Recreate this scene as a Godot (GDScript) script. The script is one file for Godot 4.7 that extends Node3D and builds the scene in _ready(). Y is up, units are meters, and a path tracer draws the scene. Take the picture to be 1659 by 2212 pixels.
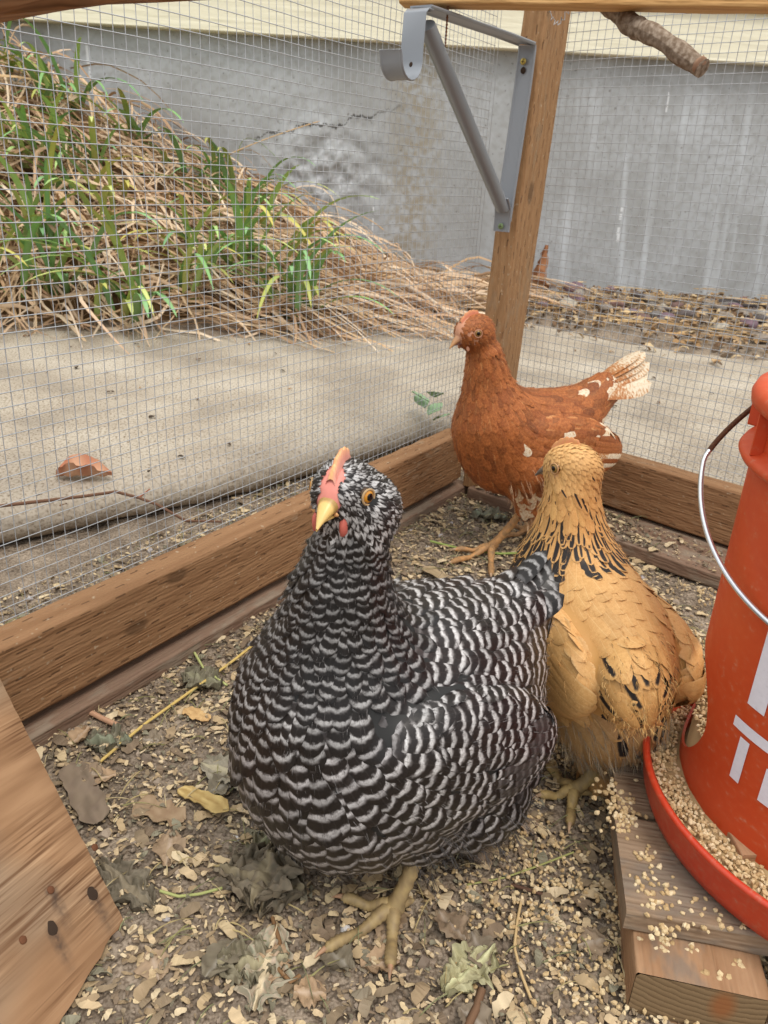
extends Node3D
# A corner of a chicken run: three young hens, a bucket feeder, a mesh-and-lumber frame, the house wall behind. Units are metres, y is up.
# The inner edge of the left base rail runs along z with x = 0, the bottom of the rails is y = 0 and the litter lies near y = -0.03.

const CAM := Vector3(0.6045, 0.501, 1.211)
const CAM_TURN := Vector3(-23.4106, 32.7284, 3.2233)
const FOV := 66.405
const FLOOR := -0.03

var rng := RandomNumberGenerator.new()
var view: Basis
var taken := {}
var bump_noise := FastNoiseLite.new()
var fine_noise := FastNoiseLite.new()
var M := {}


class MB:
	var v := PackedVector3Array()
	var n := PackedVector3Array()
	var uv := PackedVector2Array()
	var c := PackedColorArray()
	var ix := PackedInt32Array()

	func vert(p: Vector3, nn: Vector3, u := Vector2.ZERO, col := Color.WHITE) -> int:
		v.append(p)
		n.append(nn)
		uv.append(u)
		c.append(col)
		return v.size() - 1

	func tri(a: int, b: int, d: int) -> void:  # anticlockwise seen from outside
		ix.append(a)
		ix.append(d)
		ix.append(b)

	func quad(a: int, b: int, d: int, e: int) -> void:
		ix.append(a)
		ix.append(d)
		ix.append(b)
		ix.append(a)
		ix.append(e)
		ix.append(d)

	func smooth(from := 0, first := 0) -> void:
		for i in range(from, n.size()):
			n[i] = Vector3.ZERO
		for k in range(first, ix.size(), 3):
			var a := ix[k]
			var b := ix[k + 1]
			var d := ix[k + 2]
			var f := (v[d] - v[a]).cross(v[b] - v[a])
			n[a] += f
			n[b] += f
			n[d] += f
		for i in range(from, n.size()):
			n[i] = n[i].normalized() if n[i].length_squared() > 1e-20 else Vector3.UP

	func append(o: MB, xf := Transform3D()) -> void:
		var at := v.size()
		for i in o.v.size():
			v.append(xf * o.v[i])
			n.append((xf.basis * o.n[i]).normalized())
			uv.append(o.uv[i])
			c.append(o.c[i])
		for i in o.ix:
			ix.append(at + i)

	# a tube round a path; radii may hold one value per point; flat squeezes it along the local up
	func tube(path: PackedVector3Array, radii: PackedFloat32Array, sides := 6, col := Color.WHITE, flat := 1.0, uv_scale := 1.0) -> void:
		var from := v.size()
		var first := ix.size()
		var last := path.size() - 1
		var t0 := (path[1] - path[0]).normalized()
		var up := Vector3.UP if absf(t0.y) < 0.9 else Vector3.RIGHT
		var s := t0.cross(up).normalized()
		var far := 0.0
		for i in path.size():
			var t := (path[mini(i + 1, last)] - path[maxi(i - 1, 0)]).normalized()
			s = (s - t * s.dot(t)).normalized()
			var w := s.cross(t)
			if i:
				far += path[i].distance_to(path[i - 1])
			var r := radii[mini(i, radii.size() - 1)]
			for k in sides + 1:
				var a := TAU * k / sides
				var d := s * cos(a) + w * sin(a) * flat
				vert(path[i] + d * r, d.normalized(), Vector2(far * uv_scale, float(k) / sides), col)
		for i in last:
			for k in sides:
				var a := from + i * (sides + 1) + k
				quad(a, a + sides + 1, a + sides + 2, a + 1)
		for e in 2:
			var i := 0 if e == 0 else last
			var t := (path[0] - path[1] if e == 0 else path[last] - path[last - 1]).normalized()
			var m := vert(path[i], t, Vector2(0, 0), col)
			for k in sides:
				var a := vert(v[from + i * (sides + 1) + k], t, Vector2(0.1, 0), col)
				var b := vert(v[from + i * (sides + 1) + k + 1], t, Vector2(0.1, 0.1), col)
				if e == 0:
					tri(m, a, b)
				else:
					tri(m, b, a)

	func mesh(mat: Material) -> ArrayMesh:
		var arr := []
		arr.resize(Mesh.ARRAY_MAX)
		arr[Mesh.ARRAY_VERTEX] = v
		arr[Mesh.ARRAY_NORMAL] = n
		arr[Mesh.ARRAY_TEX_UV] = uv
		arr[Mesh.ARRAY_COLOR] = c
		arr[Mesh.ARRAY_INDEX] = ix
		var m := ArrayMesh.new()
		m.add_surface_from_arrays(Mesh.PRIMITIVE_TRIANGLES, arr)
		m.surface_set_material(0, mat)
		return m


func numbered(called: String) -> String:
	var k: int = taken.get(called, 0)
	taken[called] = k + 1
	return called if k == 0 else "%s_%03d" % [called, k]


func tag(o: Node, label: String, category: String, group := "", kind := "") -> void:
	if label:
		o.set_meta("label", label)
	if category:
		o.set_meta("category", category)
	if group:
		o.set_meta("group", group)
	if kind:
		o.set_meta("kind", kind)


func thing(called: String, label: String, category: String, at := Vector3.ZERO, group := "") -> Node3D:
	var o := Node3D.new()
	o.name = numbered(called)
	add_child(o)
	o.position = at
	tag(o, label, category, group)
	return o


func part(called: String, mesh: Mesh, parent: Node3D = null, xf := Transform3D()) -> MeshInstance3D:
	var o := MeshInstance3D.new()
	o.mesh = mesh
	o.transform = xf
	if parent == null:
		o.name = numbered(called)
		add_child(o)
	else:
		o.name = called
		parent.add_child(o, true)
	return o


func one(called: String, mesh: Mesh, label: String, category: String, xf := Transform3D(), group := "") -> MeshInstance3D:
	var o := part(called, mesh, null, xf)
	tag(o, label, category, group)
	return o


func stuff(called: String, mesh: Mesh, label: String, category: String) -> MeshInstance3D:
	var o := part(called, mesh)
	tag(o, label, category, "", "stuff")
	return o


func structure(called: String, mesh: Mesh, label: String, category: String) -> MeshInstance3D:
	var o := part(called, mesh)
	tag(o, label, category, "", "structure")
	return o


# direction through a point of the photograph, in a frame of 1659 x 2212
func ray(px: float, py: float) -> Vector3:
	return (view * Vector3((px - 829.5) / 1689.82, -(py - 1105.9) / 1689.82, -1.0)).normalized()


func on_y(px: float, py: float, y: float) -> Vector3:
	var d := ray(px, py)
	return CAM + d * ((y - CAM.y) / d.y)


func rnd(a: float, b: float) -> float:
	return rng.randf_range(a, b)


func srgb(r: float, g: float, b: float) -> Color:
	return Color(r / 255.0, g / 255.0, b / 255.0)


func lin(r: float, g: float, b: float) -> Color:
	return srgb(r, g, b).srgb_to_linear()


# ---------------------------------------------------------------- materials

func mat(called: String, color: Color, rough := 0.8, spec := 0.4) -> StandardMaterial3D:
	var m := StandardMaterial3D.new()
	m.resource_name = called
	m.albedo_color = color
	m.roughness = rough
	m.metallic_specular = spec
	M[called] = m
	return m


func vmat(called: String, rough := 0.8, spec := 0.4) -> StandardMaterial3D:
	var m := mat(called, Color.WHITE, rough, spec)
	m.vertex_color_use_as_albedo = true
	return m


func noise_tex(freq: float, octaves: int, size: int, ramp: Array, s: int, as_normal := false, strength := 4.0) -> NoiseTexture2D:
	var f := FastNoiseLite.new()
	f.seed = s
	f.noise_type = FastNoiseLite.TYPE_SIMPLEX_SMOOTH
	f.frequency = freq
	f.fractal_octaves = octaves
	var t := NoiseTexture2D.new()
	t.width = size
	t.height = size
	t.seamless = true
	t.seamless_blend_skirt = 0.2
	t.noise = f
	if as_normal:
		t.as_normal_map = true
		t.bump_strength = strength
	else:
		var g := Gradient.new()
		var off := PackedFloat32Array()
		var col := PackedColorArray()
		for r in ramp:
			off.append(r[0])
			col.append(r[1])
		g.offsets = off
		g.colors = col
		t.color_ramp = g
	return t


func picture(w: int, h: int, f: Callable) -> ImageTexture:
	var data := PackedByteArray()
	data.resize(w * h * 4)
	var k := 0
	for y in h:
		for x in w:
			var c: Color = f.call(x, y)
			data[k] = clampi(int(c.r * 255.0), 0, 255)
			data[k + 1] = clampi(int(c.g * 255.0), 0, 255)
			data[k + 2] = clampi(int(c.b * 255.0), 0, 255)
			data[k + 3] = 255 if c.a > 0.5 else 0
			k += 4
	return ImageTexture.create_from_image(Image.create_from_data(w, h, false, Image.FORMAT_RGBA8, data))


# lumber: u runs 1.6 m along the grain, v 0.4 m across it
func wood_tex(s: int, pale: Color, dark: Color, rings: float, wear: Color, wear_share: float, slits := false, saw := 0.0, streak := 0.4) -> ImageTexture:
	var a := FastNoiseLite.new()
	a.seed = s
	a.frequency = 1.0
	a.fractal_octaves = 3
	var b := FastNoiseLite.new()
	b.seed = s + 7
	b.frequency = 1.0
	b.fractal_octaves = 4
	var knots := []
	var r := RandomNumberGenerator.new()
	r.seed = s
	for k in 5:
		knots.append(Vector3(r.randf() * 1.6, r.randf() * 0.4, r.randf_range(0.004, 0.008)))
	var paint := func(x: int, y: int) -> Color:
		var u := 1.6 * x / 1024.0
		var v := 0.4 * y / 320.0
		var bend := a.get_noise_2d(u * 2.2, v * 5.0) * 0.025
		var spot := 0.0
		for q: Vector3 in knots:
			var du := (u - q.x) / (q.z * 2.0)
			var dv := (v - q.y) / q.z
			var d2 := du * du + dv * dv
			if d2 < 40.0:
				bend += signf(dv) * 0.006 * exp(-d2 * 0.25)
				spot = maxf(spot, clampf(1.6 - d2, 0.0, 1.0))
		var g := 0.5 + 0.5 * sin((v + bend) * rings + 3.0 * a.get_noise_2d(u * 0.6, v * 8.0))
		var f := b.get_noise_2d(u * 9.0, v * 420.0)
		var t := clampf(0.2 + 0.5 * g * g + streak * f, 0.0, 1.0)
		var c := pale.lerp(dark, t)
		var w := clampf((b.get_noise_2d(u * 3.0 + 40.0, v * 9.0) + b.get_noise_2d(u * 30.0, v * 60.0) * 0.5 - 0.5 + wear_share) * 3.0, 0.0, 1.0)
		c = c.lerp(wear, w * 0.75)
		if saw > 0.0:
			var q := b.get_noise_2d(u * 1.5, v * 900.0 + u * 3.0)
			c = c.lerp(dark.darkened(0.35), clampf(q * saw, 0.0, 0.8))
			c = c.lerp(pale.lightened(0.25), clampf(-q * saw - 0.25, 0.0, 0.6))
		c = c.lerp(dark.darkened(0.3), spot * 0.7)
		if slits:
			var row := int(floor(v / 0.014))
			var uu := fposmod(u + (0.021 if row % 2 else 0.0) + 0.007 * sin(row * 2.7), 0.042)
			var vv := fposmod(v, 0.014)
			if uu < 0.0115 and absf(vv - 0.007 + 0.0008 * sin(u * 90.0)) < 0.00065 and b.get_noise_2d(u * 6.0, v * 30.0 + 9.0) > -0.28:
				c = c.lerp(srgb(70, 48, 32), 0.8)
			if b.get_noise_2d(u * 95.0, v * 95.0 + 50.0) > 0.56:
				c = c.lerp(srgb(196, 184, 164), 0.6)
		return c
	return picture(1024, 320, paint)


func wood_mat(called: String, t: Texture2D, rough := 0.75) -> StandardMaterial3D:
	var m := mat(called, Color.WHITE, rough, 0.35)
	m.albedo_texture = t
	m.uv1_scale = Vector3(1.0 / 1.6, 1.0 / 0.4, 1)
	m.normal_enabled = true
	m.normal_texture = M["grain_bump"]
	m.normal_scale = 0.5
	return m


func make_materials() -> void:
	var gb := FastNoiseLite.new()
	gb.seed = 5
	gb.frequency = 1.0
	var grain := Image.create(512, 256, false, Image.FORMAT_RGB8)
	for y in 256:
		for x in 512:
			var h := 0.5 + 0.35 * gb.get_noise_2d(x * 0.03, y * 0.6) + 0.25 * gb.get_noise_2d(x * 0.12, y * 1.4 + 90.0)
			grain.set_pixel(x, y, Color(h, h, h))
	grain.bump_map_to_normal_map(3.0)
	M["grain_bump"] = ImageTexture.create_from_image(grain)

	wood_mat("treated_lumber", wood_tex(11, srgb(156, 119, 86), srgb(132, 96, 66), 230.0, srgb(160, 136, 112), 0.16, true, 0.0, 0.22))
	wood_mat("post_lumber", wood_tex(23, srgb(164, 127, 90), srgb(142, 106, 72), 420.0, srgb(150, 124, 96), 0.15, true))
	wood_mat("pine_beam", wood_tex(31, srgb(214, 172, 116), srgb(186, 138, 84), 260.0, srgb(190, 160, 120), 0.05))
	wood_mat("sawn_plank", wood_tex(47, srgb(178, 140, 104), srgb(146, 106, 72), 140.0, srgb(134, 116, 98), 0.28, false, 1.3), 0.85)
	wood_mat("worn_board", wood_tex(53, srgb(152, 130, 108), srgb(132, 110, 88), 200.0, srgb(122, 110, 98), 0.4), 0.8)
	wood_mat("block_lumber", wood_tex(59, srgb(174, 138, 106), srgb(148, 112, 82), 180.0, srgb(128, 114, 102), 0.3), 0.8)
	wood_mat("red_board", wood_tex(61, srgb(136, 112, 94), srgb(118, 92, 76), 240.0, srgb(142, 128, 112), 0.5), 0.85)
	wood_mat("dark_board", wood_tex(67, srgb(92, 74, 64), srgb(62, 48, 42), 240.0, srgb(104, 92, 84), 0.2), 0.85)
	wood_mat("rough_log", wood_tex(71, srgb(168, 126, 90), srgb(124, 86, 58), 120.0, srgb(140, 108, 82), 0.3, false, 0.8), 0.9)

	# sawn end of the block, with its growth rings
	var en := FastNoiseLite.new()
	en.seed = 3
	en.frequency = 1.0
	var rings := func(x: int, y: int) -> Color:
		var u := x / 512.0 * 0.1
		var v := y / 256.0 * 0.05
		var d := Vector2(u - 0.062, v + 0.11).length() + 0.0012 * en.get_noise_2d(u * 60.0, v * 60.0)
		var g := fposmod(d / 0.0048, 1.0)
		var c := srgb(142, 118, 88).lerp(srgb(96, 76, 54), pow(g, 2.2))
		c = c.lerp(srgb(120, 100, 76), clampf(en.get_noise_2d(u * 900.0, v * 900.0) * 0.9 + 0.1, 0.0, 0.6))
		c = c.lerp(srgb(150, 92, 54), clampf(1.2 - Vector2((u - 0.062) / 0.009, (v - 0.016) / 0.015).length(), 0.0, 0.75))
		return c
	var m := mat("end_grain", Color.WHITE, 0.9, 0.3)
	m.albedo_texture = picture(512, 256, rings)
	m.uv1_scale = Vector3(10.0, 20.0, 1)

	m = mat("galvanised", srgb(182, 185, 189), 0.45, 0.5)
	m.metallic = 0.25
	m = mat("grey_steel", srgb(150, 154, 160), 0.42, 0.5)
	m.albedo_texture = noise_tex(0.02, 4, 256, [[0.0, srgb(235, 235, 236)], [1.0, srgb(255, 255, 255)]], 3)
	m.metallic = 0.35
	m = mat("brass_screw", srgb(190, 168, 92), 0.4)
	m.metallic = 0.7
	mat("green_screw", srgb(120, 140, 96), 0.5)
	mat("rust", srgb(104, 66, 44), 0.9)
	mat("hole_dark", srgb(58, 44, 34), 0.95)
	m = mat("bright_wire", srgb(214, 216, 220), 0.28, 0.5)
	m.metallic = 0.85
	m = mat("rusty_wire", srgb(120, 92, 70), 0.8)
	m.albedo_texture = noise_tex(0.09, 3, 128, [[0.35, srgb(150, 112, 88)], [0.5, srgb(232, 210, 180)], [0.6, srgb(160, 122, 96)]], 9)
	m.uv1_triplanar = true
	m.uv1_scale = Vector3(20, 20, 20)

	# dusty orange plastic: dust and scuffs are spots with an outline
	m = mat("orange_plastic", Color.WHITE, 0.42, 0.5)
	m.albedo_texture = noise_tex(0.03, 5, 512, [[0.0, srgb(196, 73, 34)], [0.55, srgb(202, 76, 34)], [0.7, srgb(201, 82, 42)], [0.8, srgb(199, 98, 66)], [0.9, srgb(202, 136, 110)]], 17)
	m.uv1_triplanar = true
	m.uv1_world_triplanar = true
	m.uv1_scale = Vector3(7, 7, 7)
	m.roughness_texture = noise_tex(0.02, 4, 256, [[0.2, Color(0.75, 0.75, 0.75)], [0.8, Color(1, 1, 1)]], 18)
	m.roughness = 0.55
	m = mat("tray_plastic", Color.WHITE, 0.38, 0.5)
	m.albedo_texture = noise_tex(0.04, 5, 512, [[0.0, srgb(186, 56, 30)], [0.55, srgb(196, 62, 34)], [0.75, srgb(190, 84, 60)], [0.95, srgb(186, 126, 104)]], 19)
	m.uv1_triplanar = true
	m.uv1_world_triplanar = true
	m.uv1_scale = Vector3(6, 6, 6)
	m = mat("white_print", Color.WHITE, 0.5)
	m.albedo_texture = noise_tex(0.05, 4, 256, [[0.0, srgb(196, 190, 200)], [0.2, srgb(226, 222, 230)], [1.0, srgb(236, 232, 240)]], 21)
	m.uv1_triplanar = true
	m.uv1_world_triplanar = true
	m.uv1_scale = Vector3(14, 14, 14)

	# ground
	m = mat("soil", Color.WHITE, 0.95, 0.2)
	m.albedo_texture = noise_tex(0.012, 6, 512, [[0.15, srgb(128, 114, 100)], [0.45, srgb(150, 135, 119)], [0.62, srgb(162, 146, 129)], [0.85, srgb(176, 160, 142)]], 41)
	m.uv1_triplanar = true
	m.uv1_world_triplanar = true
	m.uv1_scale = Vector3(2.3, 2.3, 2.3)
	m.detail_enabled = true
	m.detail_blend_mode = BaseMaterial3D.BLEND_MODE_MUL
	m.detail_albedo = noise_tex(0.06, 5, 512, [[0.2, Color(0.7, 0.68, 0.66)], [0.5, Color(0.94, 0.94, 0.94)], [0.75, Color(1, 1, 1)]], 42)
	m.detail_uv_layer = BaseMaterial3D.DETAIL_UV_2
	m.uv2_triplanar = true
	m.uv2_world_triplanar = true
	m.uv2_scale = Vector3(7.1, 7.1, 7.1)
	m.normal_enabled = true
	m.normal_texture = noise_tex(0.05, 5, 512, [], 43, true, 12.0)
	m.normal_scale = 1.0

	m = mat("slab_concrete", Color.WHITE, 0.9, 0.25)
	m.albedo_texture = noise_tex(0.006, 6, 512, [[0.1, srgb(160, 149, 136)], [0.4, srgb(178, 166, 151)], [0.6, srgb(187, 176, 161)], [0.9, srgb(198, 188, 174)]], 51)
	m.uv1_triplanar = true
	m.uv1_world_triplanar = true
	m.uv1_scale = Vector3(1.1, 1.1, 1.1)
	m.detail_enabled = true
	m.detail_blend_mode = BaseMaterial3D.BLEND_MODE_MUL
	m.detail_albedo = noise_tex(0.09, 4, 512, [[0.22, Color(0.66, 0.62, 0.58)], [0.36, Color(0.94, 0.94, 0.93)], [0.8, Color(1, 1, 1)]], 52)
	m.detail_uv_layer = BaseMaterial3D.DETAIL_UV_2
	m.uv2_triplanar = true
	m.uv2_world_triplanar = true
	m.uv2_scale = Vector3(3.3, 3.3, 3.3)
	m.normal_enabled = true
	m.normal_texture = noise_tex(0.08, 4, 512, [], 53, true, 5.0)
	m.normal_scale = 0.5

	m = mat("siding_paint", Color.WHITE, 0.6, 0.4)
	m.albedo_texture = noise_tex(0.02, 4, 256, [[0.2, srgb(224, 217, 192)], [0.8, srgb(231, 225, 202)]], 63)
	m.uv1_triplanar = true
	m.uv1_world_triplanar = true
	m.uv1_scale = Vector3(0.5, 6, 0.5)
	m.normal_enabled = true
	m.normal_texture = noise_tex(0.012, 4, 512, [], 64, true, 14.0)
	m.normal_scale = 0.6
	mat("wall_core", srgb(150, 146, 140), 0.95)

	vmat("leaf", 0.7, 0.35).backlight = Color(0.12, 0.12, 0.08)
	vmat("litter", 0.9, 0.25)
	vmat("stone", 0.8, 0.35)
	vmat("skin", 0.55, 0.4)
	vmat("shank", 0.45, 0.45)
	vmat("eye", 0.08, 0.5)
	vmat("horn", 0.35, 0.5)
	m = vmat("bark", 0.9, 0.25)
	m.albedo_texture = noise_tex(0.05, 4, 256, [[0.25, srgb(150, 130, 112)], [0.5, srgb(205, 190, 176)], [0.75, srgb(255, 246, 236)]], 73)
	m.uv1_triplanar = true
	m.uv1_scale = Vector3(9, 9, 9)
	vmat("down", 0.8, 0.3)


# ---------------------------------------------------------------- shapes

# a piece of lumber along +x from 0 to length; y is its height, z its width; rounded edges, slightly uneven
func lumber(length: float, height: float, width: float, r: float, s: int, uneven := 0.0008, caps := true) -> MB:
	var mb := MB.new()
	var ring := PackedVector2Array()
	var normals := PackedVector2Array()
	for q in 4:
		var sx := [1, -1, -1, 1][q] as int
		var sy := [1, 1, -1, -1][q] as int
		for k in 4:
			var a := PI / 2 * q + PI / 2 * k / 3.0
			ring.append(Vector2(sx * (width / 2 - r) + cos(a) * r, sy * (height / 2 - r) + sin(a) * r))
			normals.append(Vector2(cos(a), sin(a)))
	var around := ring.size()
	var steps := maxi(2, int(length / 0.03))
	var shift := (s % 13) * 0.11
	var cross := (s % 7) * 0.021
	for i in steps + 1:
		var x := length * i / steps
		var girth := cross
		for k in around + 1:
			var q := ring[k % around]
			if k:
				girth += ring[k % around].distance_to(ring[k - 1])
			var e := uneven * (bump_noise.get_noise_3d(x * 900.0 + s * 77.0, q.x * 2500.0, q.y * 2500.0) + 0.6 * fine_noise.get_noise_3d(x * 1500.0, q.x * 4000.0 + s, q.y * 4000.0))
			var m := normals[k % around]
			q += m * e
			mb.vert(Vector3(x, q.y, q.x), Vector3(0, m.y, m.x), Vector2(x + shift, girth))
	for i in steps:
		for k in around:
			var a := i * (around + 1) + k
			mb.quad(a, a + around + 1, a + around + 2, a + 1)
	if caps:
		for e in 2:
			var i := 0 if e == 0 else steps
			var nn := Vector3(-1 if e == 0 else 1, 0, 0)
			var mid := mb.vert(Vector3(length * e, 0, 0), nn, Vector2(0.05, 0.02))
			var at := mb.v.size()
			for k in around:
				var p := mb.v[i * (around + 1) + k]
				mb.vert(p, nn, Vector2(p.z + 0.05, p.y + 0.025))
			for k in around:
				if e == 0:
					mb.tri(mid, at + k, at + (k + 1) % around)
				else:
					mb.tri(mid, at + (k + 1) % around, at + k)
	return mb


func along(a: Vector3, b: Vector3, up := Vector3.UP) -> Transform3D:
	var x := (b - a).normalized()
	var z := x.cross(up).normalized()
	return Transform3D(Basis(x, z.cross(x), z), a)


func rough_ball(s: int, cells := 6, uneven := 0.25, flat := 1.0) -> MB:
	var mb := MB.new()
	var rows := cells
	var cols := cells * 2
	for j in rows + 1:
		for i in cols + 1:
			var a := PI * j / rows
			var b := TAU * (i % cols) / cols
			var d := Vector3(sin(a) * cos(b), cos(a), sin(a) * sin(b))
			var r := 1.0 + uneven * bump_noise.get_noise_3d(d.x * 90.0 + s * 31.0, d.y * 90.0, d.z * 90.0)
			mb.vert(Vector3(d.x * r, d.y * r * flat, d.z * r), d)
	for j in rows:
		for i in cols:
			var k := j * (cols + 1) + i
			mb.quad(k, k + 1, k + cols + 2, k + cols + 1)
	mb.smooth()
	# make the seam's normals agree
	for j in rows + 1:
		var a := j * (cols + 1)
		var q := (mb.n[a] + mb.n[a + cols]).normalized()
		mb.n[a] = q
		mb.n[a + cols] = q
	return mb


# an angular crumb of 20 faces, about 2 units across
func crumb(s: int, uneven: float, stretch := Vector3.ONE) -> MB:
	var r := RandomNumberGenerator.new()
	r.seed = s
	var t := (1.0 + sqrt(5.0)) / 2.0
	var p := [Vector3(-1, t, 0), Vector3(1, t, 0), Vector3(-1, -t, 0), Vector3(1, -t, 0), Vector3(0, -1, t), Vector3(0, 1, t), Vector3(0, -1, -t), Vector3(0, 1, -t), Vector3(t, 0, -1), Vector3(t, 0, 1), Vector3(-t, 0, -1), Vector3(-t, 0, 1)]
	var f := [0, 11, 5, 0, 5, 1, 0, 1, 7, 0, 7, 10, 0, 10, 11, 1, 5, 9, 5, 11, 4, 11, 10, 2, 10, 7, 6, 7, 1, 8, 3, 9, 4, 3, 4, 2, 3, 2, 6, 3, 6, 8, 3, 8, 9, 4, 9, 5, 2, 4, 11, 6, 2, 10, 8, 6, 7, 9, 8, 1]
	var q := PackedVector3Array()
	for k in 12:
		q.append((p[k] as Vector3).normalized() * (1.0 + r.randf_range(-uneven, uneven)) * stretch)
	var mb := MB.new()
	for k in range(0, f.size(), 3):
		var a: Vector3 = q[f[k]]
		var b: Vector3 = q[f[k + 1]]
		var c: Vector3 = q[f[k + 2]]
		var nn := (b - a).cross(c - a).normalized()
		var at := mb.vert(a, nn)
		mb.vert(b, nn)
		mb.vert(c, nn)
		mb.tri(at, at + 1, at + 2)
	return mb


# a splinter or shaving: a bent, ragged plate, 2 units long
func shaving(s: int, width: float, thick: float, bend: float, twist: float) -> MB:
	var r := RandomNumberGenerator.new()
	r.seed = s
	var mb := MB.new()
	var steps := 5
	var left := []
	for side in 2:
		for i in steps + 1:
			var x := -1.0 + 2.0 * i / steps
			var w0 := width * r.randf_range(0.6, 1.0) * (0.5 if i == 0 or i == steps else 1.0)
			if side == 0:
				left.append([w0, width * r.randf_range(0.6, 1.0) * (0.5 if i == 0 or i == steps else 1.0), r.randf_range(-0.15, 0.15)])
			var l: Array = left[i]
			var y := bend * (1.0 - x * x) + (thick if side == 0 else 0.0)
			var a := twist * x
			for e in 2:
				var z: float = l[0] if e == 0 else -l[1]
				mb.vert(Vector3(x + l[2] * signf(z), y + z * sin(a), z * cos(a)), Vector3.UP)
	var k0 := (steps + 1) * 2
	for i in steps:
		var a := i * 2
		mb.quad(a, a + 2, a + 3, a + 1)
		mb.quad(k0 + a, k0 + a + 1, k0 + a + 3, k0 + a + 2)
		mb.quad(a, k0 + a, k0 + a + 2, a + 2)
		mb.quad(a + 1, a + 3, k0 + a + 3, k0 + a + 1)
	var flat := MB.new()
	for k in range(0, mb.ix.size(), 3):
		var a := mb.v[mb.ix[k]]
		var b := mb.v[mb.ix[k + 2]]
		var c := mb.v[mb.ix[k + 1]]
		var nn := (b - a).cross(c - a).normalized()
		var sh := func(p: Vector3) -> Color:
			var q := 0.86 + 0.3 * fine_noise.get_noise_3d(p.x * 40.0 + s * 9.0, p.y * 40.0, p.z * 60.0)
			return Color(q, q, q * 0.97)
		var at := flat.vert(a, nn, Vector2.ZERO, sh.call(a))
		flat.vert(b, nn, Vector2.ZERO, sh.call(b))
		flat.vert(c, nn, Vector2.ZERO, sh.call(c))
		flat.tri(at, at + 1, at + 2)
	return flat


# a flat leaf grown from a midrib: outline(t) gives its half width; crumpled, curled, with colours from tint
func leaf_sheet(length: float, outline: Callable, crumple: float, curl: float, cup: float, s: int, tint: Callable, rows := 18, cols := 8, ragged := 0.3) -> MB:
	var mb := MB.new()
	for i in rows + 1:
		var t := float(i) / rows
		var w: float = outline.call(t)
		var ang := curl * (t - 0.3)
		var x := length * t
		var y := length * 0.5 * (1.0 - cos(ang)) * signf(curl)
		for j in cols + 1:
			var u := -1.0 + 2.0 * j / cols
			var edge := 1.0 + ragged * bump_noise.get_noise_2d(t * 150.0 + s * 17.0, signf(u) * 50.0) + 0.10 * fine_noise.get_noise_2d(t * 380.0 + s, signf(u) * 70.0)
			var z := u * w * lerpf(1.0, edge, smoothstep(0.2, 1.0, absf(u)))
			var up := crumple * (bump_noise.get_noise_3d(t * 80.0, u * 40.0, s * 41.0) + 0.6 * absf(u) * bump_noise.get_noise_3d(t * 170.0, u * 40.0, s * 19.0 + 300.0)) + cup * u * u * w - absf(u) * 0.0
			if absf(u) < 0.13:
				up += crumple * 0.2
			mb.vert(Vector3(x, y + up, z), Vector3.UP, Vector2(t, u), tint.call(t, u))
	for i in rows:
		for j in cols:
			var a := i * (cols + 1) + j
			mb.quad(a, a + 1, a + cols + 2, a + cols + 1)
	mb.smooth()
	# a second side, so that the leaf has a thickness
	var count := mb.v.size()
	var tris := mb.ix.size()
	for i in count:
		mb.vert(mb.v[i] - mb.n[i] * 0.0004, -mb.n[i], mb.uv[i], mb.c[i])
	for k in range(0, tris, 3):
		mb.ix.append(mb.ix[k] + count)
		mb.ix.append(mb.ix[k + 2] + count)
		mb.ix.append(mb.ix[k + 1] + count)
	return mb


# a long blade along a path: folded at its midrib, tapering to a point
func blade(mb: MB, path: PackedVector3Array, width: float, side: Vector3, fold: float, c0: Color, c1: Color) -> void:
	var last := path.size() - 1
	var at := mb.v.size()
	for i in last + 1:
		var t := float(i) / last
		var d := (path[mini(i + 1, last)] - path[maxi(i - 1, 0)]).normalized()
		var s := (side - d * side.dot(d)).normalized()
		var up := s.cross(d)
		var w := width * 0.5 * (0.7 + 0.3 * minf(1.0, t * 6.0)) * sqrt(clampf((1.0 - t) * 2.2, 0.0, 1.0)) + 0.0003
		var col := c0.lerp(c1, t)
		mb.vert(path[i] - s * w + up * w * fold, (up + s * fold).normalized(), Vector2(t, 0), col)
		mb.vert(path[i], up, Vector2(t, 0.5), col.lightened(0.06))
		mb.vert(path[i] + s * w + up * w * fold, (up - s * fold).normalized(), Vector2(t, 1), col)
	for i in last:
		var a := at + i * 3
		mb.quad(a, a + 1, a + 4, a + 3)
		mb.quad(a + 1, a + 2, a + 5, a + 4)


func cluster(called: String, mesh: Mesh, spots: Array, label: String, category: String) -> void:
	var mm := MultiMesh.new()
	mm.transform_format = MultiMesh.TRANSFORM_3D
	mm.use_colors = true
	mm.mesh = mesh
	mm.instance_count = spots.size()
	for i in spots.size():
		mm.set_instance_transform(i, spots[i][0])
		mm.set_instance_color(i, spots[i][1])
	var o := MultiMeshInstance3D.new()
	o.name = numbered(called)
	o.multimesh = mm
	add_child(o)
	tag(o, label, category, "", "stuff")


# ---------------------------------------------------------------- the setting

const WALL_A := Vector3(-0.8971, 0.0, -2.276)
const WALL_U := Vector3(0.82613, 0.0, -0.56348)
const WALL_N := Vector3(0.56348, 0.0, 0.82613)
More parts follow.
